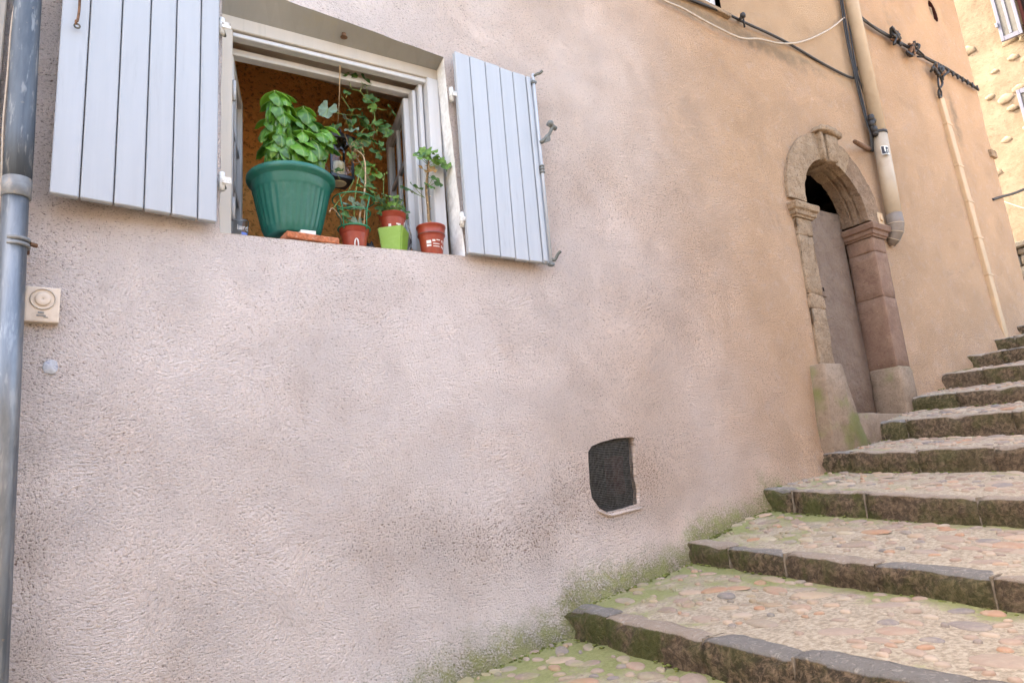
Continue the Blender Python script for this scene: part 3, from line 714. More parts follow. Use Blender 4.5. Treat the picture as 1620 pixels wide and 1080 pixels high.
obj('inner_reveal', box(-0.2, 0.50, 0.16, 0.418, 2.2, 4.2), 'room_ochre', house)
obj('inner_reveal', box(0.501, 1.619, 0.165, 0.418, 3.60, 4.3), 'room_ceiling', house)
obj('inner_reveal', box(-0.2, 2.47, 0.13, 0.418, 1.9, 2.50), 'reveal_plaster', house)

# ---- shutters
def shutter(name, x_h, x_f, y_h, y_f, z0h, z1h, z0f, z1f, fr, label):
    """boards between hinge side (x_h) and free side (x_f); front faces at y"""
    root = empty(name); root.parent = house; root['label'] = label
    th = 0.026
    for k in range(len(fr) - 1):
        a, b = fr[k] + 0.004, fr[k + 1] - 0.004
        if k == 0: a = fr[0]
        def P(t, front, zt):
            x = lerp(x_h, x_f, t); y = lerp(y_h, y_f, t) + (0 if front else th)
            return (x, y, lerp(z0h, z0f, t) if zt == 0 else lerp(z1h, z1f, t))
        dzj = random.uniform(-0.0025, 0.0025)
        pts8 = [P(a, 1, 0), P(b, 1, 0), P(b, 0, 0), P(a, 0, 0), P(a, 1, 1), P(b, 1, 1), P(b, 0, 1), P(a, 0, 1)]
        pts8 = [(p[0], p[1] + random.uniform(-.0007, .0007), p[2] + dzj) for p in pts8]
        obj('board', hexa(pts8, 0.0035), 'shutter_paint', root)
    for q in (0.16, 0.84):         # battens on the back
        zc0 = lerp(z0h, z1h, q); zc1 = lerp(z0f, z1f, q)
        obj('batten', slant(x_h + 0.03 * (1 if x_f > x_h else -1), x_f - 0.03 * (1 if x_f > x_h else -1), zc0 - .05, zc0 + .05, zc1 - .05, zc1 + .05, max(y_h, y_f) + th + .001, max(y_h, y_f) + th + .021), 'shutter_paint', root)
    return root
def pin_hinge(p, root, sgn):
    bm = tube_bm([p + Vector((0, 0, -0.035)), p + Vector((0, 0, 0.035))], 0.011, 10)
    h = obj('hinge', bm, 'white_hinge', root, True)
    obj('hinge_plate', box(p.x - 0.002 if sgn > 0 else p.x - 0.03, p.x + 0.03 if sgn > 0 else p.x + 0.002, p.y - 0.018, p.y - 0.012, p.z - 0.013, p.z + 0.013, 0.002), 'white_hinge', h)
    obj('hinge_pin', tube_bm([p + Vector((0.022 * sgn, 0.05, 0.0)), p + Vector((0, 0.0, 0.0))], 0.007, 8), 'iron', h, True)
SY = -0.062
lb = onY(77, 304, -0.085); lh = onY(343, 351, -0.055)
fr_l = [0.0] + [1 - t for t in (0.866, 0.712, 0.541, 0.362, 0.168)][::1] + [1.0]
fr_l = [0.0, 0.128, 0.296, 0.466, 0.645, 0.836, 1.0]
shl = shutter('shutter', lh.x, lb.x, -0.055, -0.085, lh.z, 3.655, lb.z, 3.66, fr_l, 'wide pale grey board shutter by the zinc pipe')
for py in (42, 287): pin_hinge(onY(349, py, -0.035) + Vector((0.004, 0, 0)), shl, 1)
a = onY(126, -6, -0.095); b = onY(122, 40, -0.095)
obj('latch_hook', tube_bm(curve_pts([a + Vector((0, -.004, .03)), a + Vector((0, -.012, 0)), lerp(a, b, .5) + Vector((0.002, -.006, 0)), b + Vector((0, -.01, .01)), b + Vector((-.004, -.022, .0)), b + Vector((-.004, -.018, -.012))], 5), 0.004, 8), 'rust', shl, True)
obj('latch_eye', tube_bm([b + Vector((0.008 * math.cos(t), -.004, -.006 + 0.008 * math.sin(t))) for t in [k * .63 for k in range(10)]], 0.003, 6, True), 'iron', shl, True)
rt = onY(720, 80, SY); rb = onY(742, 399, SY); ft = onY(843, 124, SY); fb = onY(873, 417, SY)
fr_r = [0.0, 0.178, 0.368, 0.553, 0.722, 0.897, 1.0]
shr = shutter('shutter', (rt.x + rb.x) / 2, (ft.x + fb.x) / 2, SY, SY, rb.z, rt.z, fb.z, ft.z, fr_r, 'board shutter with espagnolette bar and lever handle')
for py, px_ in ((150, 714), (348, 731)): pin_hinge(onY(px_, py, -0.035), shr, 1)
xb = (ft.x + fb.x) / 2 - 0.012; yb = SY - 0.014
obj('lock_bar', tube_bm([(xb, yb, fb.z - 0.01), (xb, yb, ft.z + 0.012)], 0.0075, 10), 'shutter_paint', shr, True)
obj('lock_strip', box(xb - 0.036, xb - 0.012, SY - 0.008, SY - 0.001, fb.z + 0.005, ft.z - 0.004, 0.002), 'shutter_paint', shr)
for zc, s in ((ft.z - 0.005, 1), (fb.z + 0.02, -1)):
    obj('bar_hook', tube_bm(curve_pts([(xb, yb, zc), (xb + .012, yb - .012, zc + .012 * s), (xb + 0.028, yb - .022, zc + .018), (xb + .04, yb - .03, zc + .03)], 4), 0.007, 8), 'iron', shr, True)
    obj('bar_guide', box(xb - .014, xb + .014, yb - .011, SY - .0005, zc - .03 - .008, zc - .03 + .008, .003), 'iron_paint', shr)
hz = onY(862, 226, -0.09)
hd = obj('lever_handle', tube_bm(curve_pts([(xb, yb - .004, hz.z), (xb + .02, yb - .03, hz.z + .015), (xb + .035, yb - .05, hz.z + .045), (xb + .045, yb - .058, hz.z + .075)], 5), [0.008, .011, .012, .0115, .011, .013, .012, .010, .009, .0085, .008, .0085, .009, .009, .010, .011], 10), 'iron_paint', shr, True)
obj('handle_knob', tube_bm([(xb + .02, yb - .058, hz.z + .082), (xb + .07, yb - .05, hz.z + .07)], [0.014, 0.012], 10), 'iron_paint', hd, True)
obj('handle_knob', lathe([(0.001, -.016), (.012, -.012), (.017, 0), (.012, .012), (.001, .016)], 12, (xb + .03, yb - .062, hz.z + .082)), 'iron_paint', hd, True)
obj('handle_tail', hexa([(xb + .01, yb - .035, hz.z - .01), (xb + .035, yb - .045, hz.z + .0), (xb + .035, yb - .035, hz.z + .0), (xb + .01, yb - .025, hz.z - .01), (xb + .015, yb - .04, hz.z + .03), (xb + .03, yb - .05, hz.z + .03), (xb + .03, yb - .04, hz.z + .03), (xb + .015, yb - .03, hz.z + .03)]), 'iron_paint', hd)
zk = onY(858, 266, -0.08).z
for q in (-0.02, -0.004, 0.012): obj('bar_ring', lathe([(.008, -.006), (.013, -.003), (.013, .003), (.008, .006)], 14, (xb, yb, zk + q)), 'iron_paint', shr, True)

# ---- vent opening with wire mesh
VC = Vector((sum(p[0] for p in VENT) / len(VENT), sum(p[1] for p in VENT) / len(VENT)))
vh = HOLES[1]
bm = bmesh.new(); a = [bm.verts.new((p.x, wall_y(p.x, p.y) - .001, p.y)) for p in vh]; b = [bm.verts.new((p.x, 0.045, p.y)) for p in vh]; c_ = [bm.verts.new((p.x, 0.3, p.y)) for p in vh]
for q, r_ in ((a, b), (b, c_)):
    for k in range(len(vh)): bm.faces.new((q[k], r_[k], r_[(k + 1) % len(vh)], q[(k + 1) % len(vh)]))
bm.faces.new(c_)
vent = obj('vent_opening', bm, 'plaster', house); vent.data.materials.append(M['void'])
for pl in vent.data.polygons:
    if min(vent.data.vertices[k].co.y for k in pl.vertices) > 0.04: pl.material_index = 1
bm = bmesh.new(); sp = 0.0082; x = VC.x - 0.15
while x < VC.x + 0.15:
    zs = [VC.y - .2 + .005 * k for k in range(81)]; run = [z for z in zs if inside((x, z), vh)]
    if run: tube(bm, [(x + .0015 * math.sin(z * 60), 0.022 + .004 * nz(x, z, 0, 20), z) for z in run[::6] + [run[-1]]], 0.0011, 4, cap=False)
    x += sp
z = VC.y - 0.2
while z < VC.y + 0.2:
    run = [x for x in [VC.x - .16 + .005 * k for k in range(65)] if inside((x, z), vh)]
    if run: tube(bm, [(x, 0.0205 + .004 * nz(x, z, 0, 20), z + .0015 * math.sin(x * 50)) for x in run[::6] + [run[-1]]], 0.0011, 4, cap=False)
    z += sp
gm_ = obj('wire_mesh', bm, 'wire_grey', vent); gm_['kind'] = 'stuff'
obj('rag', rough_bm(box(VC.x + .05, VC.x + .125, .06, .12, VC.y - .10, VC.y + .08), .012, 12, 0, 3), 'brown_cloth', vent, True)
# a smear of lighter mortar along the vent's foot
fp = [onY(*p) for p in ((946, 806), (965, 813), (988, 808), (1014, 802))]
bm = tube_bm(curve_pts([(p.x, wall_y(p.x, p.z) - .003, p.z - .004) for p in fp], 5), [.004 + .004 * math.sin(k * .2) for k in range(16)], 8)
obj('mortar_lip', rough_bm(bm, .004, 30), 'plaster', vent, True)

# ---- arched doorway
dw = empty('doorway'); dw.parent = house
def chunk(poly, y0, y1, mat, name, parent, amp=.004, s=9, bev=.006, cuts=3, seed=0.0):
    return obj(name, rough_bm(prism(poly, y0, y1, bev), amp, s, seed, cuts), mat, parent, True)
PF = -0.022                        # stones stand a little proud
DD = 0.19
def stack(x0t, x1t, x0b, x1b, zs, mat, y1=DD, amp=.005):
    zt, zb = zs[-1], zs[0]
    for k in range(len(zs) - 1):
        a, b = zs[k] + .0006, zs[k + 1] - .0006; ta = (a - zb) / (zt - zb); tb = (b - zb) / (zt - zb)
        chunk([(lerp(x0b, x0t, ta), a), (lerp(x1b, x1t, ta), a), (lerp(x1b, x1t, tb), b), (lerp(x0b, x0t, tb), b)], PF + random.uniform(-.003, .003), y1, mat, 'jamb_stone', dw, amp, 12, .003, 5, k * 3.3)
stack(4.235, 4.415, 4.205, 4.375, [2.10, 2.56, 2.66, 3.08, 3.205], 'door_stone', DD, .009)
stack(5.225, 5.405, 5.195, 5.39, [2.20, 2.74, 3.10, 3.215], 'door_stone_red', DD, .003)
# voussoirs with a groove along the underside
angs = [0, 31, 58, 80, 101, 123, 150, 180]
def ring_sector(a0, a1, r0, r1, y0, y1, n=8):
    bm = bmesh.new(); rows = []
    gro = [(r0, y0), (r0, y0 + .055), (r0 + .016, y0 + .062), (r0 + .016, y0 + .078), (r0, y0 + .085), (r0, y0 + .115), (r0 + .010, y0 + .12), (r0 + .010, y0 + .132), (r0, y0 + .138), (r0, y1), (r1, y1), (r1, y0), (lerp(r0, r1, .5), y0 - .004)]
    for k in range(n + 1):
        a_ = R(lerp(a0, a1, k / n)); rows.append([bm.verts.new((DCX + r * math.cos(a_), y, DZC + r * math.sin(a_) * 1.0)) for (r, y) in gro])
    m_ = len(gro)
    for a, b in zip(rows, rows[1:]):
        for k in range(m_): bm.faces.new((a[k], a[(k + 1) % m_], b[(k + 1) % m_], b[k]))
    bm.faces.new(rows[0][::-1]); bm.faces.new(rows[-1]); bmesh.ops.recalc_face_normals(bm, faces=bm.faces[:])
    return bm
for k in range(len(angs) - 1):
    if k == 3: continue
    obj('voussoir', rough_bm(ring_sector(angs[k] + .12, angs[k + 1] - .12, DR, DR + .205, PF + random.uniform(-.003, .003), DD), .007, 14, k), 'door_stone' if k > 1 else 'arch_stone', dw)
kx = DCX - 0.06                    # keystone with two flutes and a cap
kp = lambda x, z: (x, z)
for (xa, xb_, xc, xd) in ((4.700, 4.735, 4.690, 4.735), (4.742, 4.765, 4.742, 4.770), (4.772, 4.885, 4.777, 4.935)):
    chunk([(xa, 3.725), (xb_, 3.735), (xd, 3.955), (xc, 3.95)], PF - (.035 if xb_ - xa > .03 else .018), DD, 'door_stone', 'keystone', dw, .003, 12, .006, 2)
chunk([(4.655, 3.945), (4.80, 3.965), (4.965, 3.945), (4.975, 3.985), (4.89, 4.015), (4.80, 4.02), (4.70, 4.00)], PF - .055, .05, 'door_stone', 'keystone_cap', dw, .005, 12, .008, 2)
def capital(x0, x1, mat, extra, zc):
    prof = [(-.030, 0.0), (-.034, .012), (-.045, .018), (-.048, .045), (-.062, .055), (-.068, .09), (-.064, .10)]
    bm = bmesh.new(); rows = []
    for (o, z) in prof:
        e = -o - .022
        rows.append([bm.verts.new(p) for p in ((x0 - e - .004, PF + o + .02, zc + z), (x1 + e + extra, PF + o + .02, zc + z), (x1 + e + extra, DD, zc + z), (x0 - e - .004, DD, zc + z))])
    for a, b in zip(rows, rows[1:]):
        for k in range(4): bm.faces.new((a[k], a[(k + 1) % 4], b[(k + 1) % 4], b[k]))
    bm.faces.new(rows[0][::-1]); bm.faces.new(rows[-1])
    bmesh.ops.subdivide_edges(bm, edges=[e for e in bm.edges if e.calc_length() > .1], cuts=6, use_grid_fill=True)
    obj('capital', rough_bm(bm, .004, 22, x0), mat, dw)
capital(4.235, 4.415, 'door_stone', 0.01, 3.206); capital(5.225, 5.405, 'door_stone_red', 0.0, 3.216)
# plinth blocks
bl = [onY(x, y, -0.10) for x, y in ((1303, 575), (1333, 574), (1372, 690), (1318, 706))]
chunk([(bl[3].x, 1.55), (bl[2].x + .01, 1.55), (bl[2].x, 1.70), (lerp(bl[1].x, bl[2].x, .45), 1.90), (bl[1].x, 2.172), (bl[0].x, 2.168)], -0.10, DD, 'plinth_stone', 'plinth_block', dw, .006, 8, .01, 3)
chunk([(5.165, 1.78), (5.365, 1.78), (5.362, 2.17), (5.345, 2.203), (5.185, 2.206)], -0.045, DD, 'plinth_stone', 'plinth_block', dw, .008, 8, .012, 3, 4.0)
# threshold, door leaf of grey-brown plaster and the dark space over it
obj('threshold', rough_bm(box(4.30, 5.19, -.06, DD + .1, 1.50, 1.855, .012), .006, 8, 2, 4), 'plinth_stone', dw, True)
chunk([(4.34, 1.84), (5.20, 1.84), (5.20, 3.47), (4.34, 3.44)], DD - .004, DD + .05, 'door_plaster', 'door_infill', dw, .006, 5, .003, 5)
sp_ = onY(1300, 458, DD - .01); e = obj('switch_plate', box(sp_.x - .035, sp_.x + .045, DD - .02, DD - .006, sp_.z - .055, sp_.z + .055, .004), 'door_plaster', dw)
obj('keyhole', box(sp_.x - .006, sp_.x + .012, DD - .0225, DD - .0203, sp_.z - .015, sp_.z + .012), 'void', e)
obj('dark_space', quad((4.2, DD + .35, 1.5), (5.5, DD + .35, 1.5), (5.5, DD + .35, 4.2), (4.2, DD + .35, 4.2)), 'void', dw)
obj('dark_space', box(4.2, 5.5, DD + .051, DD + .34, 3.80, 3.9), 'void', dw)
# ---- upper louvred window, only its foot in view
uw = empty('upper_window'); uw.parent = house
obj('frame', box(3.06, 3.815, .04, .09, 4.665, 4.70, .004), 'frame_white', uw)
obj('frame', box(3.765, 3.815, .04, .09, 4.701, 5.9, .004), 'frame_white', uw)
for k in range(18): obj('slat', slant(3.07, 3.764, 4.715 + k * .065, 4.765 + k * .065, 4.715 + k * .065, 4.765 + k * .065, .045, .07), 'frame_white', uw)
obj('backing', box(3.05, 3.82, .10, .12, 4.6, 5.9), 'void', uw)
obj('sill', rough_bm(box(2.98, 3.88, -.03, .06, 4.628, 4.662, .005), .003, 9), 'door_stone', uw)
# ---- oval hole
ov = [Vector(p) for p in HOLES[3]]; bm = bmesh.new()
a = [bm.verts.new((p.x, wall_y(p.x, p.y), p.y)) for p in ov]; b = [bm.verts.new((p.x, .12, p.y)) for p in ov]
for k in range(len(ov)): bm.faces.new((a[k], b[k], b[(k + 1) % len(ov)], a[(k + 1) % len(ov)]))
bm.faces.new(b); oh = obj('putlog_hole', bm, 'brown_cloth', house)
obj('tile_stub', box(oval_c.x + .0, oval_c.x + .05, .02, .11, oval_c.z - .07, oval_c.z + .08, .01), 'door_stone', oh)
# ---- small marks on the wall
wp = onY(80, 581); bm = bmesh.new(); ring = [(.020, .0), (.016, .018), (.0, .026), (-.018, .017), (-.021, -.004), (-.014, -.018), (.004, -.022), (.016, -.014)]
bm = prism([(wp.x + p[0], wp.z + p[1]) for p in ring], wall_y(wp.x, wp.z) - .004, wall_y(wp.x, wp.z) + .004, .002)
e = obj('filler_patch', rough_bm(bm, .002, 60, 0, 2), 'filler_blue', house, True); e['label'] = 'round blue-grey filler patch under the meter cover'
sk = onY(1388, 348)
bm = prism([(sk.x - .045, sk.z - .055), (sk.x + .045, sk.z - .055), (sk.x + .045, sk.z + .055), (sk.x - .045, sk.z + .055)], -.03, .01, .008); bp_ = obj('bell_plate', bm, 'conduit', house)
obj('bell_button', lathe([(.022, 0), (.022, .008), (.012, .012), (.001, .012)], 16), 'conduit', bp_).matrix_local = Matrix.Translation((sk.x, -.03, sk.z)) @ Matrix.Rotation(math.pi / 2, 4, 'X')
hh_ = onY(543, 47, 0.05); hz_ = 3.55
e = obj('plug_hole', lathe([(.016, 0), (.011, .003), (.009, .02)], 12, (hh_.x, .045, 3.527), True), 'rust', house)
bst = onY(1480, 0); 
ledge = onY(1570, 248); obj('corner_chip', rough_bm(box(XR - .1, XR + .03, -.03, .08, ledge.z - .02, ledge.z + .06, .006), .006, 12), 'door_stone', house)

# ------------------------------------------------------------------ neighbour at the left edge
nb = thing('neighbour_house', 'neighbouring house with pale painted door casing left of the zinc downpipe', 'house')
obj('wall', box(-9.0, -.63, .004, 6.0, -2.0, 7.4), 'far_render', nb)
obj('casing', box(-.40, -.158, -.06, .0, -1.0, 5.0, .004), 'frame_white', nb)
obj('trim', box(-.157, -.128, -.035, .002, -1.0, 5.0, .004), 'frame_paint', nb)

# ------------------------------------------------------------------ zinc downpipe
dp = thing('zinc_downpipe', 'weathered zinc downpipe with galvanised lower length at the left edge', 'downpipe')
def pc(xl, xr, y, Y=-.075): return (onY(xl, y, Y) + onY(xr, y, Y)) / 2
pt = pc(21, 67, 0); pm = pc(3, 51, 285); lo0 = pc(2, 47, 312); lo1 = pc(-32, 8, 1080)
d_ = (pt - pm).normalized()
obj('upper_pipe', tube_bm([pm, lerp(pm, pt, .25) + Vector((.0008, 0, 0)), lerp(pm, pt, .5), lerp(pm, pt, .75) + Vector((-.0008, 0, 0)), pt, pt + d_ * 3.5], .0375, 24), 'zinc_old', dp, True)
obj('collar', tube_bm([pm - d_ * .06, pm - d_ * .058, pm + d_ * .002, pm + d_ * .003], [.0365, .0385, .0388, .036], 24), 'zinc_band', dp, True)
d2 = (lo0 - lo1).normalized()
obj('lower_pipe', tube_bm([lo1 - d2 * 1.5, lo1, lerp(lo1, lo0, .5), lo0 + d2 * .01], .0345, 24), 'zinc_bright', dp, True)
bc = pc(2, 47, 385)
for q in (-.008, .009): obj('clamp_band', tube_bm([bc + d2 * (q - .006), bc + d2 * (q - .005), bc + d2 * (q + .005), bc + d2 * (q + .006)], [.0345, .0375, .0375, .0345], 24), 'zinc_band', dp, True)
obj('clamp_bolt', tube_bm([bc + Vector((.036, -.01, 0)), bc + Vector((.052, .0, 0))], .007, 6), 'rust', dp)
obj('clamp_arm', tube_bm([bc + Vector((.03, .02, 0)), bc + Vector((.03, .09, 0))], .006, 6), 'rust', dp)
bm = tube_bm(curve_pts([onY(24, -40, -.09), onY(24, 0, -.085), onY(18, 45, -.08), onY(12, 120, -.075), onY(5, 200, -.075), onY(2, 300, -.07), onY(-8, 420, -.06), onY(-25, 700, -.05)], 6), .0032, 8)
tag(obj('wall_cable', bm, 'cable_white', None, True), 'thin white cable running down beside the zinc downpipe', 'cable')

# ------------------------------------------------------------------ meter cover
mc = thing('meter_cover', 'small square cream utility cover on the wall by the zinc pipe', 'utility cover')
q0, q1 = onY(42, 455, -.02), onY(90, 508, -.02)
cx_, cz_ = (q0.x + q1.x) / 2 + .002, (q0.z + q1.z) / 2
hw, hh2 = .045, .056
obj('cover', box(cx_ - hw, cx_ + hw, -.024, .012, cz_ - hh2, cz_ + hh2, .005, 2), 'meter_cream', mc)
def disc(r0, r1, d, n=28): return lathe([(r1, 0), (r1, d * .6), (r1 - .003, d), (r0 + .003, d), (r0, d * .6), (r0, 0)], n, (0, 0, 0), False)
for (ra_, rb_, dpt) in ((.030, .034, .003), (.0, .021, .005)):
    e = obj('embossed_ring', disc(max(ra_, .0005), rb_, dpt), 'meter_cream', mc, True); e.matrix_local = Matrix.Translation((cx_, -.0245, cz_ + .016)) @ Matrix.Rotation(math.pi / 2, 4, 'X')
for (dx, dz, wd_, hd_) in ((-.003, -.027, .016, .006), (-.002, -.036, .024, .004), (.010, -.041, .012, .0025)):
    obj('embossed_mark', box(cx_ + dx - wd_ / 2, cx_ + dx + wd_ / 2, -.0262, -.0242, cz_ + dz - hd_ / 2, cz_ + dz + hd_ / 2), 'zinc_band', mc)

# ------------------------------------------------------------------ beige downpipe and cables up the lane
bpz = thing('beige_downpipe', 'beige plastic downpipe with elbow foot above the arched doorway', 'downpipe')
PY = -.075; p0 = onY(1342.5, 0, PY); p1 = onY(1415, 345, PY); dd_ = (p0 - p1).normalized()
p2 = p1 + dd_ * 0.02
pj = onY(1391, 212, PY)
obj('pipe', tube_bm([p1, lerp(p1, pj, .98)], .058, 24), 'pvc_beige', bpz, True)
obj('pipe', tube_bm([pj - dd_ * .05, pj + dd_ * 4.0], .0545, 24), 'pvc_beige', bpz, True)
obj('pipe_clip', tube_bm([pj + dd_ * -.012, pj + dd_ * .012], .0615, 24), 'cable_black', bpz, True)
bt = [p1 + dd_ * .03, p1 - dd_ * .05, p1 - dd_ * .11 + Vector((.0, .012, 0)), p1 - dd_ * .16 + Vector((-.0, .04, 0)), p1 - dd_ * .20 + Vector((0, .07, 0))]
obj('boot', tube_bm(bt, [.0605, .061, .058, .05, .034], 20), 'pvc_boot', bpz, True)
for k in range(1, 4): 
    dk = (bt[k - 1] - bt[k + 1]).normalized()
    obj('boot_ring', tube_bm([bt[k] - dk * .003, bt[k] + dk * .003], [.0625, .0625, .060, .053][k] + .001, 20), 'pvc_beige', bpz, True)
skp = onY(1393, 233, PY - .06); 
def on_pipe(ang, z, r): 
    t = (z - p1.z) / (p0.z - p1.z); c = lerp(p1, p0, t); return (c.x + r * math.sin(ang), c.y - r * math.cos(ang), z)
def pipe_patch(a0, a1, z0, z1, r, n=8):
    bm = bmesh.new(); lo = [bm.verts.new(on_pipe(lerp(a0, a1, k / n), z0, r)) for k in range(n + 1)]; hi = [bm.verts.new(on_pipe(lerp(a0, a1, k / n), z1, r)) for k in range(n + 1)]
    for k in range(n): bm.faces.new((lo[k], lo[k + 1], hi[k + 1], hi[k]))
    return bm
st2 = obj('sticker', pipe_patch(-1.05, .15, skp.z - .035, skp.z + .04, .0588), 'sticker_white', bpz)
for (a0, a1, z0, z1) in ((-1.0, -.62, -.03, .035), (-.66, -.5, -.03, -.01), (-.45, -.3, -.03, .03), (-.3, -.1, .01, .03), (-.25, -.15, -.03, .0), (-.05, .1, -.02, .03)):
    obj('sticker_mark', pipe_patch(a0, a1, skp.z + z0, skp.z + z1, .0596, 3), 'print_black', st2)
def cable(name, label, pxs, Y, r, mat='cable_black', extra=None, cat='cable', group=None):
    P_ = [onY(p[0], p[1], (p[2] if len(p) > 2 else Y)) for p in pxs]
    o = obj(name, tube_bm(curve_pts(P_, 7), r, 7), mat, None, True); tag(o, label, cat, group); return o
cable('wall_cable', 'thick black cable sloping from the upper window to the beige downpipe', [(1060, -12), (1142, 19), (1178, 36), (1240, 65), (1300, 100), (1346, 123), (1353, 118), (1358, 105)], -.02, .0095)
cable('wall_cable', 'slack whitish cable looping across the wall to the beige downpipe', [(1035, -12), (1052, 2), (1080, 14), (1125, 39), (1170, 60), (1200, 62), (1235, 69), (1270, 66), (1310, 48), (1336, 28)], -.03, .007, 'cable_white')
# bracket spike holding the black cable
hk = thing('cable_bracket', 'black iron cable hook near the upper window', 'hook')
a = onY(1168, 32, 0); b = onY(1176, 25, -.09)
obj('shank', tube_bm([onY(1168, 33, .03), onY(1172, 29, -.08)], .011, 8), 'cable_black', hk, True)
obj('head', lathe([(.001, -.02), (.018, -.014), (.02, 0), (.016, .016), (.001, .02)], 12, onY(1175, 25, -.09)), 'cable_black', hk, True)
obj('tie', tube_bm([onY(1176, 30, -.05), onY(1178, 44, -.03)], .007, 6), 'cable_black', hk, True)
# cable bundle running up the downpipe and along the wall to the corner
bd = thing('cable_bundle', 'bundle of black cables clipped beside the beige downpipe', 'cable bundle')
for k, (o1, r_) in enumerate(((0, .008), (5, .007), (-3, .006))):
    P_ = [onY(1328 + o1, -30, -.03), onY(1340 + o1, 50, -.035), onY(1352 + o1 * .6, 110 + k, -.04), onY(1362 + o1, 150, -.03), onY(1372 + o1 * .8, 190, -.04), onY(1378 + o1 * .5, 212, -.05), onY(1379 + o1 * .4, 240, -.02)]
    obj('cable', tube_bm(curve_pts(P_, 6), r_, 7), 'cable_black', bd, True)
for k in range(6):
    q = onY(1375 + k * 1.6, 188 + k * 5, -.06)
    obj('connector', rough_bm(lathe([(.001, -.03), (.022, -.022), (.026, 0), (.02, .022), (.001, .03)], 8, q + Vector((random.uniform(-.02, .02), random.uniform(-.02, .02), 0))), .006, 20, k), 'cable_black', bd, True)
lg = thing('cable_run', 'twisted black cable run with knots reaching the far house corner', 'cable run')
base = [(1360, 28), (1385, 46), (1412, 60), (1440, 76), (1470, 95), (1500, 112), (1525, 127), (1548, 141)]
for k in range(3):
    P_ = [onY(p[0], p[1] + (k - 1) * 2.2 * math.cos(j * 1.3 + k), -.035 - .012 * math.sin(j * 1.7 + k * 2)) for j, p in enumerate(base)]
    obj('cable', tube_bm(curve_pts(P_, 7),   .011 if k == 0 else .008, 7), 'cable_black', lg, True)
for j in range(9):
    t = j / 8; q = onY(lerp(1484, 1546, t), lerp(103, 139, t), -.045)
    obj('cable_tie', tube_bm([q + Vector((0, 0, -.028)), q + Vector((0, 0, .022))], .013, 7), 'cable_black', lg)
for (bx_, by_, n_) in ((1414, 60, 9), (1446, 78, 9), (1486, 114, 12)):
    for k in range(n_):
        rk = random.Random(n_ * k + bx_); q = onY(bx_ + rk.uniform(-8, 8), by_ + rk.uniform(-5, 8), -.06)
        obj('knot', tube_bm(curve_pts([q + Vector((rk.uniform(-.06, .06), rk.uniform(-.03, .02), rk.uniform(-.06, .06))) for _ in range(4)], 4), rk.uniform(.008, .016), 6), 'cable_black' if k % 4 else 'rust', lg, True)
obj('tail', tube_bm(curve_pts([onY(1486, 118, -.05), onY(1491, 132, -.05), onY(1485, 144, -.04), onY(1487, 156, -.03)], 6), .011, 7), 'cable_black', lg, True)
obj('tail', tube_bm(curve_pts([onY(1484, 120, -.05), onY(1485, 136, -.06), onY(1489, 146, -.04), onY(1489, 156, -.03)], 6), .009, 7), 'cable_black', lg, True)
cd_ = thing('cable_conduit', 'narrow cream cable trunking on the wall near the far corner', 'conduit')
c0, c1 = onY(1490, 153, -.03), onY(1594, 534, -.03)
obj('trunking', hexa([(c1.x - .04, -.035, c1.z - .2), (c1.x + .04, -.035, c1.z - .2), (c1.x + .04, .012, c1.z - .2), (c1.x - .04, .012, c1.z - .2), (c0.x - .055, -.035, c0.z), (c0.x + .045, -.035, c0.z), (c0.x + .045, .012, c0.z), (c0.x - .055, .012, c0.z)], .006), 'conduit', cd_)
for t in (.12, .3, .45, .6, .75): 
    q = lerp(c0, c1, t); obj('clip', box(q.x - .06, q.x + .055, -.039, .01, q.z - .012, q.z + .012, .003), 'conduit', cd_)
# rusty stub by the downpipe
sb = obj('iron_stub', rough_bm(tube_bm([onY(1352, 224, -.14), onY(1362, 230, -.10), onY(1379, 238, .02)], [.016, .021, .02], 8), .006, 25), 'rust', None, True)
tag(sb, 'short rusty iron stub sticking out of the wall above the doorway', 'iron stub')

# ------------------------------------------------------------------ far house beyond the corner
FX = 15.0
fh = thing('far_house', 'sunlit ochre rubble-stone house with lilac shutters beyond the corner', 'house')
bm = bmesh.new(); n1, n2 = 44, 60; g_ = []
for a in range(n1 + 1):
    row = []
    for b in range(n2 + 1):
        Y = lerp(-4.0, 5.0, a / n1); Z = lerp(1.0, 13.0, b / n2)
        row.append(bm.verts.new((FX + .05 * nz(Y, Z, 3, 1.6) + .02 * nz(Y, Z, 8, 5), Y, Z)))
    g_.append(row)
for a in range(n1):
    for b in range(n2): bm.faces.new((g_[a][b], g_[a][b + 1], g_[a + 1][b + 1], g_[a + 1][b]))
bmesh.ops.recalc_face_normals(bm, faces=bm.faces[:])
obj('wall', bm, 'far_render', fh, True)
obj('wall_body', box(FX + .25, FX + 6, -4.0, 5.0, 1.0, 13.0), 'far_render', fh)
smesh = []
for k in range(5):
    bm = bmesh.new(); bmesh.ops.create_icosphere(bm, subdivisions=1, radius=1.0)
    for v in bm.verts: v.co *= 1 + .22 * nz(v.co.x + k * 4, v.co.y, v.co.z, 1.4); 
    me = bpy.data.meshes.new('stone'); bm.to_mesh(me); bm.free(); me.materials.append(M['far_stone']); me.polygons.foreach_set('use_smooth', [True] * len(me.polygons)); smesh.append(me)
rs = random.Random(9); got = []
ya, yb_ = 0.2, 1.8
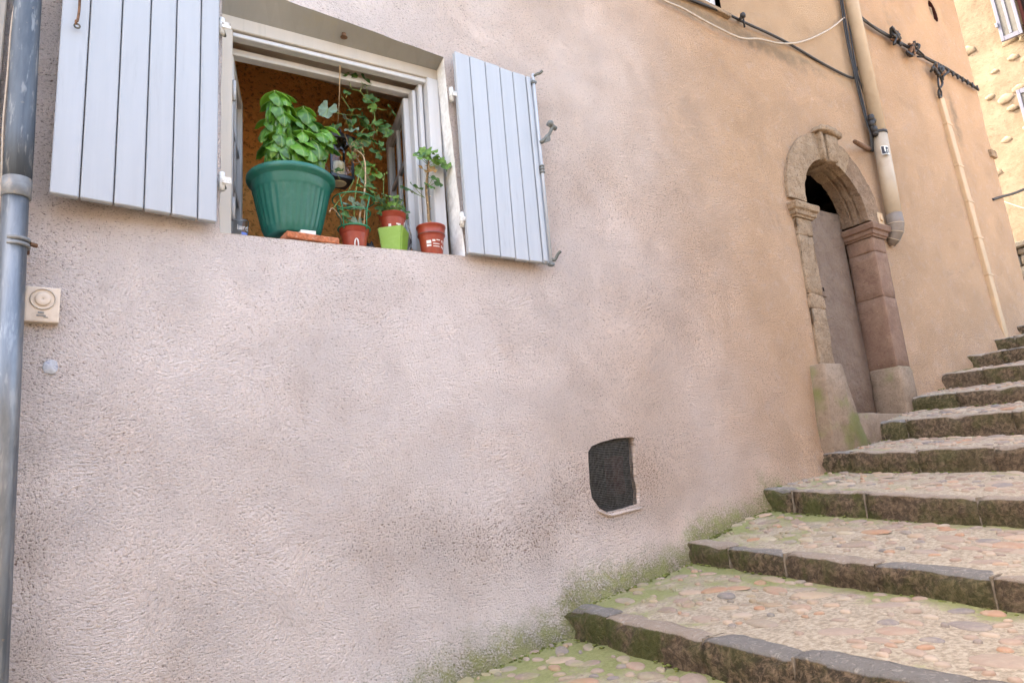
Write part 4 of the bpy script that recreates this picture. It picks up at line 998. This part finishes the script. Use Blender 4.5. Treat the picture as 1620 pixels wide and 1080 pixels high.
while len(got) < 295:
    Y = rs.uniform(-.1, 1.4) if len(got) < 150 else rs.uniform(-3.6, 3.0); Z = rs.uniform(4.0, 9.6); r = rs.uniform(.06, .15)
    if any((Y - q[0]) ** 2 + (1.6 * (Z - q[1])) ** 2 < (.95 * (r + q[2])) ** 2 for q in got):
        if rs.random() < .995: continue
    got.append((Y, Z, r))
    put('stone', rs.choice(smesh), fh, Matrix.Translation((FX + .0 + .05 * nz(Y, Z, 3, 1.6), Y, Z)) @ Matrix.Rotation(rs.uniform(-.2, .2), 4, 'X') @ Matrix.Diagonal((.036, r * 1.15, r * .72, 1)))
def far_shutter(y_a, y_b, z0, z1, label):
    root = empty('shutter'); root.parent = fh; root['label'] = label
    xs0, xs1 = FX - .20, FX - .15; wst = .055
    y0, y1 = min(y_a, y_b), max(y_a, y_b)
    obj('stile', box(xs0, xs1, y0, y0 + wst, z0, z1, .006), 'lilac_paint', root); obj('stile', box(xs0, xs1, y1 - wst, y1, z0, z1, .006), 'lilac_paint', root)
    ym = (y0 + y1) / 2
    obj('mullion', box(xs0 + .004, xs1, ym - .022, ym + .022, z0 + .1, z1 - .1, .004), 'lilac_paint', root)
    obj('rail', box(xs0 + .002, xs1, y0 + wst + .001, y1 - wst - .001, z0, z0 + .09, .005), 'lilac_paint', root); obj('rail', box(xs0 + .002, xs1, y0 + wst + .001, y1 - wst - .001, z1 - .09, z1, .005), 'lilac_paint', root)
    for (a, b) in ((y0 + wst, ym - .022), (ym + .022, y1 - wst)): obj('panel', box(xs0 + .02, xs1 - .005, a + .001, b - .001, z0 + .091, z1 - .091), 'lilac_panel', root)
    obj('catch', box(xs0 - .03, xs0, y1 - .02, y1 + .03, lerp(z0, z1, .2), lerp(z0, z1, .2) + .1, .01), 'lilac_paint', root)
s0 = onX(1586, 73, FX - .2); s1 = onX(1619, 60, FX - .2)
far_shutter(s0.y, s1.y, s0.z, s0.z + 1.5, 'lilac shutter beside the dark red window')
w0 = s1.y - .03
obj('window_frame', box(FX - .12, FX + .02, w0 - .05, w0, s1.z - .05, s1.z + 1.5, .004), 'brown_cloth', fh)
obj('window', box(FX - .05, FX + .02, w0 - .9, w0 - .051, s1.z, s1.z + 1.5), 'void', fh)
s2_ = onX(1608, 149, FX - .2); s3_ = onX(1640, 215, FX - .2)
far_shutter(s2_.y, s2_.y - .48, s2_.z - 1.55, s2_.z, 'lower lilac shutter of the far house')
cable('lane_cable', 'black cable crossing in front of the far house wall', [(1570, 316), (1586, 311), (1604, 306), (1625, 297), (1680, 270)], 0.0, .014)
cc_ = [onX(1580, 316, 10.5), onX(1597, 322, 10.5), onX(1625, 331, 10.5), onX(1680, 345, 10.5)]
tag(obj('lane_cable', tube_bm(curve_pts(cc_, 5), .006, 6), 'cable_white', None, True), 'thin pale cable below the black one at the far house', 'cable')
fh.matrix_world = Matrix.Translation((FX, .4, 0)) @ Matrix.Rotation(R(9.4), 4, 'Z') @ Matrix.Translation((-FX, -.4, 0))
# parapet at the top of the steps
pp = thing('parapet_wall', 'low dark stone parapet with slate coping at the head of the steps', 'parapet')
rs = random.Random(4); PX_ = 10.0
obj('coping', rough_bm(box(PX_ - .06, PX_ + .4, -1.0, 1.6, 4.0, 4.07, .01), .01, 6, 0, 5), 'parapet_stone', pp, True)
z = 2.6
while z < 3.98:
    hgt = rs.uniform(.10, .17); hgt = min(hgt, 3.995 - z); y = -1.0
    while y < 1.6:
        L = rs.uniform(.18, .4); y2 = min(1.6, y + L)
        obj('stone', rough_bm(box(PX_ + rs.uniform(-.012, .012), PX_ + .35, y + .006, y2 - .006, z + .005, z + hgt - .005, .015), .008, 9, z), 'parapet_stone', pp, True); y = y2
    z += hgt

# ------------------------------------------------------------------ the window sill's pots and plants
def mat_to(dirv_, upv, loc, s):     # leaf local X along dirv_, Z close to upv
    xa = Vector(dirv_).normalized(); ya = Vector(upv).cross(xa)
    if ya.length < 1e-4: ya = xa.orthogonal()
    ya.normalize(); za = xa.cross(ya)
    return Matrix(((xa.x * s, ya.x * s, za.x * s, loc[0]), (xa.y * s, ya.y * s, za.y * s, loc[1]), (xa.z * s, ya.z * s, za.z * s, loc[2]), (0, 0, 0, 1)))
def basil_mesh(seed, mat):
    rr = random.Random(seed); bm = bmesh.new(); nl, nw = 7, 3; rows = []; L = .083
    curl = rr.uniform(.5, 1.3); cup = rr.uniform(.25, .5)
    for a in range(nl + 1):
        t = a / nl; wd = .0265 * (math.sin(math.pi * t ** .85) ** .62 if 0 < t < 1 else 0.02)
        ang = curl * t * t; row = []
        for b in range(-nw, nw + 1):
            s = b / nw; xx = L * t * (1 - .12 * curl * t); zz = -L * .35 * ang * t
            arch = -cup * abs(s) ** 1.6 * wd * 1.2 + .0016 * math.sin(t * 16 + abs(s) * 3) * abs(s)
            row.append(bm.verts.new((xx - .003 * abs(s), wd * s, zz + arch)))
        rows.append(row)
    for a in range(nl):
        for b in range(2 * nw): bm.faces.new((rows[a][b], rows[a + 1][b], rows[a + 1][b + 1], rows[a][b + 1]))
    me = bpy.data.meshes.new('leaf'); bm.to_mesh(me); bm.free(); me.materials.append(M[mat]); me.polygons.foreach_set('use_smooth', [True] * len(me.polygons)); return me
def geranium_mesh(seed, mat):
    rr = random.Random(seed); bm = bmesh.new(); n = 30; c = bm.verts.new((0.0, 0, 0)); r1 = []; r2 = []
    cup = rr.uniform(-.25, .35); ph = rr.uniform(0, 6)
    for k in range(n + 1):
        a = lerp(-2.75, 2.75, k / n); lob = .80 + .20 * abs(math.cos(a * 2.5 * .5 * 2 / 2 + 0)) ** .6 + .05 * math.cos(a * 13)
        wav = .0035 * math.sin(a * 5 + ph)
        for (q, lst) in ((.55, r1), (1.0, r2)):
            r = .026 * lob * q; lst.append(bm.verts.new((r * math.cos(a) + .004, r * math.sin(a), cup * r * q + wav * q * q)))
    for k in range(n): bm.faces.new((c, r1[k], r1[k + 1])); bm.faces.new((r1[k], r2[k], r2[k + 1], r1[k + 1]))
    me = bpy.data.meshes.new('leaf'); bm.to_mesh(me); bm.free(); me.materials.append(M[mat]); me.polygons.foreach_set('use_smooth', [True] * len(me.polygons)); return me
BAS = [basil_mesh(k, 'basil_leaf') for k in range(6)]; BAY = [basil_mesh(k + 20, 'basil_young') for k in range(3)]
GER = [geranium_mesh(k, 'geranium_leaf') for k in range(5)]; GEY = [geranium_mesh(k + 9, 'geranium_young') for k in range(3)]; GEP = [geranium_mesh(k + 30, 'geranium_pale') for k in range(3)]; GEB = [geranium_mesh(50, 'geranium_brown')]

# basil in the green pot
bs = thing('potted_basil', 'leafy basil in a large ribbed green plastic pot on the window sill', 'potted plant')
PCX, PCY, PZ = .842, .14, 2.582
rib = lambda z, k: .0036 * (1 if k % 4 in (0, 1) else 0) if .035 < z < .185 else 0.0
prof = [(.06, .004), (.100, 0), (.104, .008), (.113, .03), (.116, .036), (.136, .12), (.148, .18), (.150, .19), (.1525, .195), (.156, .225), (.158, .232), (.172, .238), (.176, .246), (.176, .258), (.171, .264), (.160, .265), (.156, .258), (.152, .22)]
obj('pot', lathe(prof, 128, (PCX, PCY, PZ), True, rib), 'pot_green', bs, True)
obj('soil', lathe([(.0005, .0), (.08, .004), (.153, .0)], 24, (PCX, PCY, PZ + .225), False), 'soil', bs)
rs = random.Random(11)
# stem tips: pixel x, pixel y, depth, leaf count
tips = [(434, 143, .10, 10), (447, 147, .12, 9), (480, 168, .14, 8), (512, 200, .10, 6), (437, 158, .10, 9), (448, 176, .06, 8), (428, 186, .13, 7), (470, 178, .16, 8), (492, 190, .10, 8), (478, 205, .05, 9), (505, 205, .08, 8), (508, 212, .12, 6), (440, 205, .06, 8), (458, 212, .05, 8), (492, 218, .05, 8), (470, 222, .04, 8), (447, 222, .05, 8), (500, 226, .08, 6), (486, 226, .04, 7), (430, 222, .09, 6), (462, 195, .2, 7), (490, 210, .22, 7), (440, 195, .22, 7)]
for j, (tx, ty, tY, nl) in enumerate(tips):
    tip = onY(tx, ty, tY); root_ = Vector((PCX + rs.uniform(-.07, .07), PCY + rs.uniform(-.06, .06), PZ + .22))
    mid = lerp(root_, tip, .55) + Vector((rs.uniform(-.015, .015), rs.uniform(-.01, .02), .0))
    obj('stem', tube_bm(curve_pts([root_, mid, tip], 4), [.004 - .0002 * k for k in range(9)], 6), 'stem_green', bs, True)
    for k in range(int(nl * 1.4)):
        az = k * 2.4 + rs.uniform(-.4, .4); lvl = k // 2
        drop = Vector((0, 0, -.014 * lvl)); tilt = [-.3, -.85, -1.2, -1.4, -1.5][min(lvl, 4)] + rs.uniform(-.2, .2)
        if lvl == 0 and j < 12: tilt = rs.uniform(-.25, .1)
        dv = Vector((math.cos(az) * math.cos(tilt), math.sin(az) * math.cos(tilt) - .15, math.sin(tilt)))
        upv = Vector((math.cos(az) * .6, math.sin(az) * .6 - .3, 1.0))
        sc = rs.uniform(.9, 1.5) * (1.0 if lvl else .85) * (1.25 if (ty > 215 and k < 3) else 1.0)
        young = (lvl == 0 and j < 13 and rs.random() < .75)
        base_ = tip + drop + Vector((math.cos(az), math.sin(az), 0)) * .006
        put('leaf', rs.choice(BAY if young else BAS), bs, mat_to(dv, upv, base_, sc))
tb = obj('brick_tile', rough_bm(box(.775, .985, -.004, .115, 2.534, 2.561, .004), .003, 25, 0, 2), 'brick'); tag(tb, 'thin red brick tile lying under the green pot', 'brick')
tb.location = (0, 0, .0)
wg = obj('white_wedge', hexa([(.835, .01, 2.5625), (.895, .01, 2.5625), (.895, .10, 2.5625), (.835, .10, 2.5625), (.835, .01, 2.578), (.895, .01, 2.581), (.895, .10, 2.581), (.835, .10, 2.578)], .001), 'white_wedge'); tag(wg, 'small white wedge between green pot and brick tile', 'wedge')

# tumbler with lettering
gl = thing('drinking_glass', 'small clear tumbler with white lettering in the window corner', 'glass')
GX, GY, GZ = .635, .12, sill_z(.63) + .002
obj('glass_body', lathe([(.001, .006), (.024, .006), (.025, .0), (.027, .002), (.0335, .098), (.032, .1), (.0305, .098), (.0245, .010), (.001, .010)], 28, (GX, GY, GZ), False), 'clear_glass', gl, True)
tc = bpy.data.curves.new('lettering', 'FONT'); tc.body = 'lard.'; tc.size = .030; tc.align_x = 'CENTER'
to = bpy.data.objects.new('lettering', tc); C.objects.link(to); bpy.context.view_layer.update()
tm = bpy.data.meshes.new_from_object(to.evaluated_get(bpy.context.evaluated_depsgraph_get())); bpy.data.objects.remove(to)
bm = bmesh.new(); bm.from_mesh(tm); bmesh.ops.triangulate(bm, faces=bm.faces[:]); bmesh.ops.subdivide_edges(bm, edges=bm.edges[:], cuts=1)
for v in bm.verts:
    r = .0325 + .0015; a_ = v.co.x / .032 + .25; zz = .055 + v.co.y * 1.0
    v.co = Vector((GX + (r * (.82 + .18 * zz / .1)) * math.sin(a_), GY - (r * (.82 + .18 * zz / .1)) * math.cos(a_), GZ + zz))
obj('lettering', bm, 'print_white', gl)
bm = bmesh.new(); lo = []; 
for k in range(7):
    a_ = lerp(-.05, .75, k / 6); lo.append((bm.verts.new((GX + .0305 * math.sin(a_), GY - .0305 * math.cos(a_), GZ + .022)), bm.verts.new((GX + .0315 * math.sin(a_), GY - .0315 * math.cos(a_), GZ + .046))))
for a, b in zip(lo, lo[1:]): bm.faces.new((a[0], b[0], b[1], a[1]))
obj('blue_emblem', bm, 'print_blue', gl)

# terracotta-coloured plastic pots
def pot_prof(r, h): return [(r * .70, 0), (r * .72, .003), (r * .90, h * .76), (r * .905, h * .78), (r * .98, h * .79), (r, h * .96), (r * 1.03, h * .97), (r * 1.03, h), (r * .96, h), (r * .93, h * .85)]
def pot(root, cx, cy, z, r, h):
    p = obj('pot', lathe(pot_prof(r, h), 40, (cx, cy, z)), 'pot_terracotta', root, True)
    obj('soil', lathe([(.0005, 0), (r * .93, 0)], 20, (cx, cy, z + h * .87), False), 'soil', root); return p
def pot_patch(root, cx, cy, z, r, h, a0, a1, t0, t1, mat, n=4):
    bm = bmesh.new(); lo = []
    for k in range(n + 1):
        a_ = lerp(a0, a1, k / n)
        def q(t): rr = lerp(r * .72, r * .90, t / .76) + .0007; return (cx + rr * math.sin(a_), cy - rr * math.cos(a_), z + h * t)
        lo.append((bm.verts.new(q(t0)), bm.verts.new(q(t1))))
    for a, b in zip(lo, lo[1:]): bm.faces.new((a[0], b[0], b[1], a[1]))
    obj('print', bm, mat, root)
def stem(root, pxs, r0, r1, mat='stem_green', k=5):
    P_ = [onY(p[0], p[1], p[2]) for p in pxs]; cp = curve_pts(P_, k); n = len(cp)
    obj('stem', tube_bm(cp, [lerp(r0, r1, i / (n - 1)) for i in range(n)], 6), mat, root, True)
def gleaf(root, px_, py_, Y, size, facing, pool, rs, stem_to=None):
    p = onY(px_, py_, Y); az, tilt = facing
    nrm = Vector((math.sin(az) * math.cos(tilt), -math.cos(az) * math.cos(tilt), math.sin(tilt)))      # leaf normal, az 0 = towards the lane
    t1 = Vector((rs.uniform(-1, 1), rs.uniform(-1, 1), rs.uniform(-1.2, .2))); xa = (t1 - nrm * t1.dot(nrm)).normalized(); ya = nrm.cross(xa); s = size / .026
    put('leaf', rs.choice(pool), root, Matrix(((xa.x * s, ya.x * s, nrm.x * s, p.x), (xa.y * s, ya.y * s, nrm.y * s, p.y), (xa.z * s, ya.z * s, nrm.z * s, p.z), (0, 0, 0, 1))))
    if stem_to:
        q = onY(*stem_to); mid = (p + q) / 2 + Vector((0, 0, -.004))
        obj('stem', tube_bm(curve_pts([q, mid, p], 4), .0014, 5), 'stem_green', root, True)

# 1: trailing geranium in the hooped pot
g1 = thing('trailing_geranium', 'tall trailing geranium in a terracotta pot with green hoops beside the lantern', 'potted plant')
X1, Y1, R1, H1 = 1.088, .09, .061, .10; Z1 = sill_z(X1) + .004
pot(g1, X1, Y1, Z1, R1, H1)
def hoop(cx, cy, z, r, rad): return tube_bm([(cx + r * math.cos(2 * math.pi * k / 36), cy + r * math.sin(2 * math.pi * k / 36), z) for k in range(36)], rad, 6, True)
cage = obj('support_cage', hoop(X1, Y1, Z1 + H1 + .003, .066, .004), 'hoop_green', g1, True)
obj('cage_ring', hoop(X1, Y1, Z1 + H1 + .075, .070, .003), 'hoop_green', cage, True)
obj('cage_ring', hoop(X1 + .002, Y1, Z1 + H1 + .135, .088, .003), 'hoop_green', cage, True)
for k in range(4):
    a_ = .5 + k * math.pi / 2; obj('cage_wire', tube_bm([(X1 + r * math.cos(a_), Y1 + r * math.sin(a_), Z1 + H1 + z) for r, z in ((.066, -.01), (.067, .04), (.070, .075), (.088, .135))], .003, 6), 'hoop_green', cage, True)
bm = bmesh.new(); pa = []
for k in range(9):
    t = k / 8; a_ = -.18 + .30 * (1 - math.cos(math.pi * t)) / 2 - .05; zz = .008 + .036 * math.sin(math.pi * t) ** .6; rr = R1 * .74 + .003 + zz * .1
    pa.append((X1 + rr * math.sin(a_ - .15), Y1 - rr * math.cos(a_ - .15), Z1 + zz))
obj('plant_tag', tube(bm, pa, .0028, 6), 'print_white', g1, True)
rs = random.Random(21)
tw = 'twig'
stem(g1, [(566, 362, .09), (571, 330, .10), (577, 300, .13), (578, 272, .15), (575, 248, .17), (560, 235, .18)], .0045, .003, tw)
stem(g1, [(560, 362, .09), (561, 320, .10), (566, 285, .14), (575, 255, .18), (572, 225, .2), (562, 200, .22)], .0035, .002, 'stem_green')
stem(g1, [(575, 362, .09), (577, 330, .10), (574, 310, .11)], .003, .002, tw)
stem(g1, [(553, 362, .09), (545, 352, .08), (527, 330, .05), (521, 336, .04)], .003, .002, tw)
stem(g1, [(527, 330, .05), (536, 318, .06), (552, 300, .08), (560, 284, .1)], .0022, .0016, 'stem_green')
stem(g1, [(562, 225, .2), (575, 205, .2), (590, 195, .2), (592, 180, .2), (580, 160, .2), (570, 145, .2), (556, 140, .2), (552, 122, .2)], .003, .0015, 'stem_green')
stem(g1, [(592, 180, .2), (596, 172, .2), (605, 174, .2), (612, 174, .2)], .002, .0012, 'stem_green')
stem(g1, [(570, 145, .2), (572, 138, .2), (577, 132, .2)], .002, .0012, 'stem_green')
stem(g1, [(590, 195, .2), (592, 210, .2), (588, 225, .19)], .002, .0015, 'stem_brown')
stem(g1, [(592, 180, .2), (595, 200, .2), (596, 215, .2)], .002, .0012, 'stem_green')
stem(g1, [(545, 212, .2), (556, 238, .2), (570, 258, .18), (585, 285, .16)], .003, .002, 'stem_brown')
stem(g1, [(530, 178, .2), (548, 182, .2), (570, 182, .2)], .0016, .0012, 'stem_green')
stem(g1, [(540, 152, .2), (552, 170, .2), (560, 185, .2)], .0016, .0012, 'stem_green')
DG, YG, PG = GER, GEY, GEP
LV = [(545, 117, 11, DG), (557, 118, 10, DG), (576, 126, 12, DG), (579, 135, 9, DG), (550, 145, 8, DG), (585, 158, 11, GER), (592, 161, 9, DG), (620, 173, 13, DG), (588, 171, 9, YG), (519, 172, 17, PG), (560, 172, 14, DG), (566, 183, 15, DG), (574, 190, 16, DG), (556, 190, 10, DG), (548, 188, 13, PG), (580, 197, 15, DG), (600, 197, 11, DG), (613, 203, 14, DG), (612, 212, 9, DG), (530, 198, 12, DG), (557, 205, 13, PG), (569, 212, 15, DG), (573, 220, 14, DG), (599, 228, 10, DG), (602, 235, 8, DG), (595, 243, 14, DG), (560, 225, 11, DG), (585, 210, 11, DG), (556, 245, 9, YG), (568, 240, 9, DG), (580, 262, 16, YG), (574, 268, 15, YG), (591, 266, 11, YG), (580, 258, 10, DG), (572, 282, 10, PG), (596, 276, 12, YG), (579, 298, 17, DG), (585, 288, 12, DG), (590, 295, 11, DG), (532, 271, 11, DG), (552, 323, 13, PG), (560, 322, 12, PG), (570, 322, 9, PG), (567, 351, 13, PG), (558, 347, 8, PG), (545, 335, 11, DG), (550, 350, 9, DG), (575, 310, 9, DG), (564, 232, 10, DG), (552, 200, 9, DG), (588, 220, 9, DG), (606, 190, 7, DG)]
for (x, y, r, pool) in LV:
    gleaf(g1, x, y, .19 if y < 290 else .07 + rs.uniform(-.03, .03), r * .00265, (rs.uniform(-.9, .9), rs.uniform(-.1, 1.1)), pool, rs, (x + rs.uniform(-9, 9), y + rs.uniform(6, 14), .19 if y < 290 else .08))
for k in range(10):    # the tangle of dry twigs under the leaves
    x, y = rs.uniform(556, 584), rs.uniform(225, 255); stem(g1, [(x, y, .18), (x + rs.uniform(-9, 9), y + rs.uniform(-8, 10), .17), (x + rs.uniform(-9, 9), y + rs.uniform(-8, 10), .19), (x + rs.uniform(-8, 8), y + rs.uniform(-6, 10), .18)], .0018, .0013, 'stem_brown', 4)

# 2: lime pot with a geranium pot standing in it
lp = thing('lime_pot', 'square lime green pot holding a small terracotta pot', 'pot')
XL2, YL2 = 1.267, .085; ZL2 = sill_z(XL2) + .002
def sq(r, z, rot=0.05): return [(XL2 + r * math.cos(rot + math.pi / 2 * k), YL2 + r * math.sin(rot + math.pi / 2 * k), z) for k in range(4)]
bm = bmesh.new(); rows = [[bm.verts.new(p) for p in sq(r, z)] for r, z in ((.060, ZL2), (.078, ZL2 + .118), (.074, ZL2 + .118), (.060, ZL2 + .02))]
for a, b in zip(rows, rows[1:]):
    for k in range(4): bm.faces.new((a[k], a[(k + 1) % 4], b[(k + 1) % 4], b[k]))
bm.faces.new(rows[0][::-1]); bm.faces.new(rows[-1])
bmesh.ops.bevel(bm, geom=[e for e in bm.edges if abs(e.verts[0].co.z - e.verts[1].co.z) > .05], offset=.006, segments=3, affect='EDGES')
obj('pot_wall', bm, 'pot_lime', lp)
g2 = thing('small_geranium', 'bushy little geranium in the printed pot standing inside the lime pot', 'potted plant')
R2, H2 = .059, .105; Z2 = ZL2 + .085
pot(g2, XL2 - .002, YL2, Z2, R2, H2)
for (a0, a1, t0, t1) in ((-.15, .3, .42, .48), (-.1, .35, .30, .36), (.0, .2, .33, .42), (-.85, -.6, .12, .45), (.75, 1.0, .1, .62)):
    pot_patch(g2, XL2 - .002, YL2, Z2, R2, H2, a0, a1, t0, t1, 'print_white')
for k in range(12):
    a_ = k * .52; x = 622 + 14 * math.cos(a_); stem(g2, [(622 + 4 * math.cos(a_), 340, .08), (622 + 9 * math.cos(a_), 330, .07), (x + 4 * math.cos(a_), 322 + 8 * math.sin(a_ * 2), .05)], .0018, .0013)
for (x, y, r, pool) in [(606, 326, 11, DG), (600, 333, 10, DG), (607, 337, 10, DG), (612, 318, 10, YG), (620, 322, 9, YG), (626, 328, 9, YG), (616, 311, 8, YG), (632, 322, 8, PG), (633, 316, 7, DG), (640, 334, 11, DG), (643, 339, 9, DG), (628, 318, 8, DG), (610, 308, 8, DG), (604, 316, 7, DG), (622, 332, 8, YG), (634, 329, 8, DG), (612, 330, 9, DG), (618, 336, 8, DG), (600, 322, 8, DG), (625, 312, 7, YG), (594, 312, 8, DG), (590, 305, 8, DG)]:
    gleaf(g2, x, y, .06 + rs.uniform(-.03, .04), r * .0026, (rs.uniform(-.8, .8), rs.uniform(0, 1.2)), pool, rs, (620 + (x - 620) * .5, y + 10, .07))
stem(g2, [(612, 335, .09), (607, 310, .09), (607, 290, .09), (608, 278, .09)], .0016, .001)
for (x, y) in ((608, 276), (612, 274), (606, 284)): obj('bud', lathe([(.0005, -.007), (.004, 0), (.0005, .007)], 8, onY(x, y, .09)), 'stem_green', g2, True)

# 3: bare-stemmed geranium at the right end of the sill
g3 = thing('bare_stem_geranium', 'upright bare-stemmed geranium in printed terracotta pot beside the window reveal', 'potted plant')
X3, Y3, R3, H3 = 1.436, .055, .064, .142; Z3 = sill_z(X3) + .002
pr3 = [(R3 * .70, 0), (R3 * .72, .003), (R3 * .86, H3 * .60), (R3 * .90, H3 * .66), (R3 * .93, H3 * .665), (R3 * .955, H3 * .70), (R3 * .93, H3 * .715), (R3 * .97, H3 * .94), (R3 * 1.03, H3 * .955), (R3 * 1.03, H3 * .99), (R3 * .96, H3), (R3 * .92, H3 * .85)]
obj('pot', lathe(pr3, 40, (X3, Y3, Z3)), 'pot_terracotta', g3, True); obj('soil', lathe([(.0005, 0), (R3 * .92, 0)], 20, (X3, Y3, Z3 + H3 * .88), False), 'soil', g3)
obj('pot_band', lathe([(R3 * .93, H3 * .69), (R3 * .975, H3 * .695), (R3 * .975, H3 * .71), (R3 * .93, H3 * .715)], 40, (X3, Y3, Z3), False), 'wire_grey', g3, True)
for (a0, a1, t0, t1) in ((-.95, -.55, .34, .44), (-.95, -.55, .25, .31), (-.45, -.2, .40, .46), (-.1, .25, .44, .47), (-.4, .2, .32, .345), (-.4, .2, .24, .265), (.4, .55, .40, .47), (.65, .75, .36, .46), (.4, .5, .22, .30), (.6, .75, .2, .28)):
    pot_patch(g3, X3, Y3, Z3, R3, H3, a0, a1, t0, t1, 'print_white')
stem(g3, [(681, 368, .055), (678, 345, .055), (677, 325, .055), (674, 300, .055), (676, 280, .055), (678, 262, .055), (678, 254, .055)], .0075, .004, 'stem_brown')
for k in range(11): q = onY(lerp(680, 676, k / 10) + (2 if k % 2 else -2), lerp(360, 262, k / 10), .05); obj('stem_node', lathe([(.0005, -.004), (.0045, 0), (.0005, .004)], 7, q), 'twig', g3, True)
for (x, y, r, pool, sx_, sy_) in [(672, 240, 9, YG, 678, 256), (682, 239, 11, YG, 678, 256), (676, 247, 11, YG, 678, 257), (664, 248, 11, YG, 677, 260), (690, 246, 8, YG, 679, 258), (699, 257, 12, GER, 680, 264), (707, 260, 9, GEY, 680, 264), (694, 252, 9, GEY, 680, 262), (670, 268, 9, GEB, 677, 270), (681, 267, 8, GEB, 677, 270), (680, 293, 9, DG, 676, 298), (691, 286, 10, DG, 676, 296), (684, 283, 8, DG, 676, 296), (648, 299, 11, DG, 672, 313), (657, 297, 10, DG, 672, 313), (642, 297, 7, PG, 672, 313), (664, 243, 8, DG, 677, 258)]:
    gleaf(g3, x, y, .05, r * .0034, (rs.uniform(-.6, .6), rs.uniform(.2, 1.0)), pool, rs, (sx_, sy_, .055))

# clear bottle, black ornament
bt_ = thing('clear_bottle', 'clear crumpled plastic bottle behind the lime pot', 'bottle')
bx_, by_ = 1.352, .145; bz_ = sill_z(bx_) + .002
obj('bottle_body', rough_bm(lathe([(.001, .004), (.028, 0), (.031, .01), (.031, .06), (.027, .075), (.031, .09), (.03, .13), (.02, .165), (.012, .19), (.012, .215), (.010, .217), (.010, .19), (.018, .163), (.028, .128), (.029, .09), (.001, .008)], 24, (bx_, by_, bz_), False), .003, 40), 'clear_glass', bt_, True)
obj('bottle_neck', lathe([(.0125, .20), (.0145, .203), (.0145, .210), (.0125, .213)], 16, (bx_, by_, bz_), False), 'clear_glass', bt_, True)
cf = thing('black_ornament', 'small shiny black lump of an ornament left of the lime pot', 'ornament')
cx3, cy3 = 1.170, .13; cz3 = sill_z(cx3) + .045
obj('body', rough_bm(lathe([(.001, -.045), (.03, -.045), (.034, -.02), (.028, .008), (.012, .02), (.001, .022)], 16, (cx3, cy3, cz3)), .006, 40), 'black_paint', cf, True)
for dx in (-.014, .012): obj('ear', lathe([(.009, 0), (.006, .012), (.0006, .022)], 8, (cx3 + dx, cy3, cz3 + .015)), 'black_paint', cf, True)

# lantern on a wire
lt = thing('hanging_lantern', 'black candle lantern hanging on a wire in the open window', 'lantern')
la = .30; l0 = onY(516, 224, la); l1 = onY(552, 298, la); lcx, lcz0 = (onY(518, 297, la).x + onY(553, 298, la).x) / 2, onY(535, 290, la).z
lw, lh_ = .050, .20
for sx_ in (-1, 1):
    for sy_ in (-1, 1): obj('post', box(lcx + sx_ * lw - .005, lcx + sx_ * lw + .005, la + sy_ * lw - .005, la + sy_ * lw + .005, lcz0 + .021, lcz0 + lh_ - .001), 'black_paint', lt)
obj('base', box(lcx - lw - .008, lcx + lw + .008, la - lw - .008, la + lw + .008, lcz0, lcz0 + .02, .004), 'black_paint', lt)
obj('base_disc', lathe([(.001, -.002), (.034, -.003), (.036, 0.0)], 20, (lcx, la, lcz0 - .001), False), 'candle_wax', lt)
bm = bmesh.new(); rows = []
for (r, z) in ((lw + .010, 0), (lw + .012, .012), (lw, .022), (lw - .012, .034), (.020, .042), (.018, .052), (.006, .056)): rows.append([bm.verts.new((lcx + sx_ * r, la + sy_ * r, lcz0 + lh_ + z)) for sx_, sy_ in ((-1, -1), (1, -1), (1, 1), (-1, 1))])
for a, b in zip(rows, rows[1:]):
    for k in range(4): bm.faces.new((a[k], a[(k + 1) % 4], b[(k + 1) % 4], b[k]))
bm.faces.new(rows[0][::-1]); bm.faces.new(rows[-1]); obj('roof', bm, 'black_paint', lt)
for (x0, x1, y0, y1) in ((-lw + .006, lw - .006, -lw - .001, -lw + .001), (-lw + .006, lw - .006, lw - .001, lw + .001), (-lw - .001, -lw + .001, -lw + .006, lw - .006), (lw - .001, lw + .001, -lw + .006, lw - .006)):
    obj('pane', box(lcx + x0, lcx + x1, la + y0, la + y1, lcz0 + .021, lcz0 + lh_ - .002), 'pane_glass', lt)
obj('candle', lathe([(.032, 0), (.032, .07), (.029, .078), (.001, .072)], 24, (lcx, la, lcz0 + .021)), 'candle_wax', lt, True)
obj('ring', tube_bm([(lcx + .018 * math.cos(t), la, lcz0 + lh_ + .066 + .018 * math.sin(t)) for t in [k * 2 * math.pi / 16 for k in range(16)]], .003, 6, True), 'black_paint', lt, True)
obj('wire', tube_bm([(lcx + .004, la, lcz0 + lh_ + .08), onY(537, 150, .22), onY(538, 96, .12)], .0025, 6), 'twig', lt, True)

# ------------------------------------------------------------------ unseen wall added across the lane to shape the light
oh_ = thing('added_lane_wall', 'unseen beige rendered wall added across the lane to shape the light', 'wall')
obj('wall', box(-9, 6.5, YR - .4, YR, -2.0, 3.6), 'added_wall_render', oh_)
obj('coping', box(-9.05, 6.55, YR - .45, YR + .05, 3.602, 3.67, .01), 'parapet_stone', oh_)
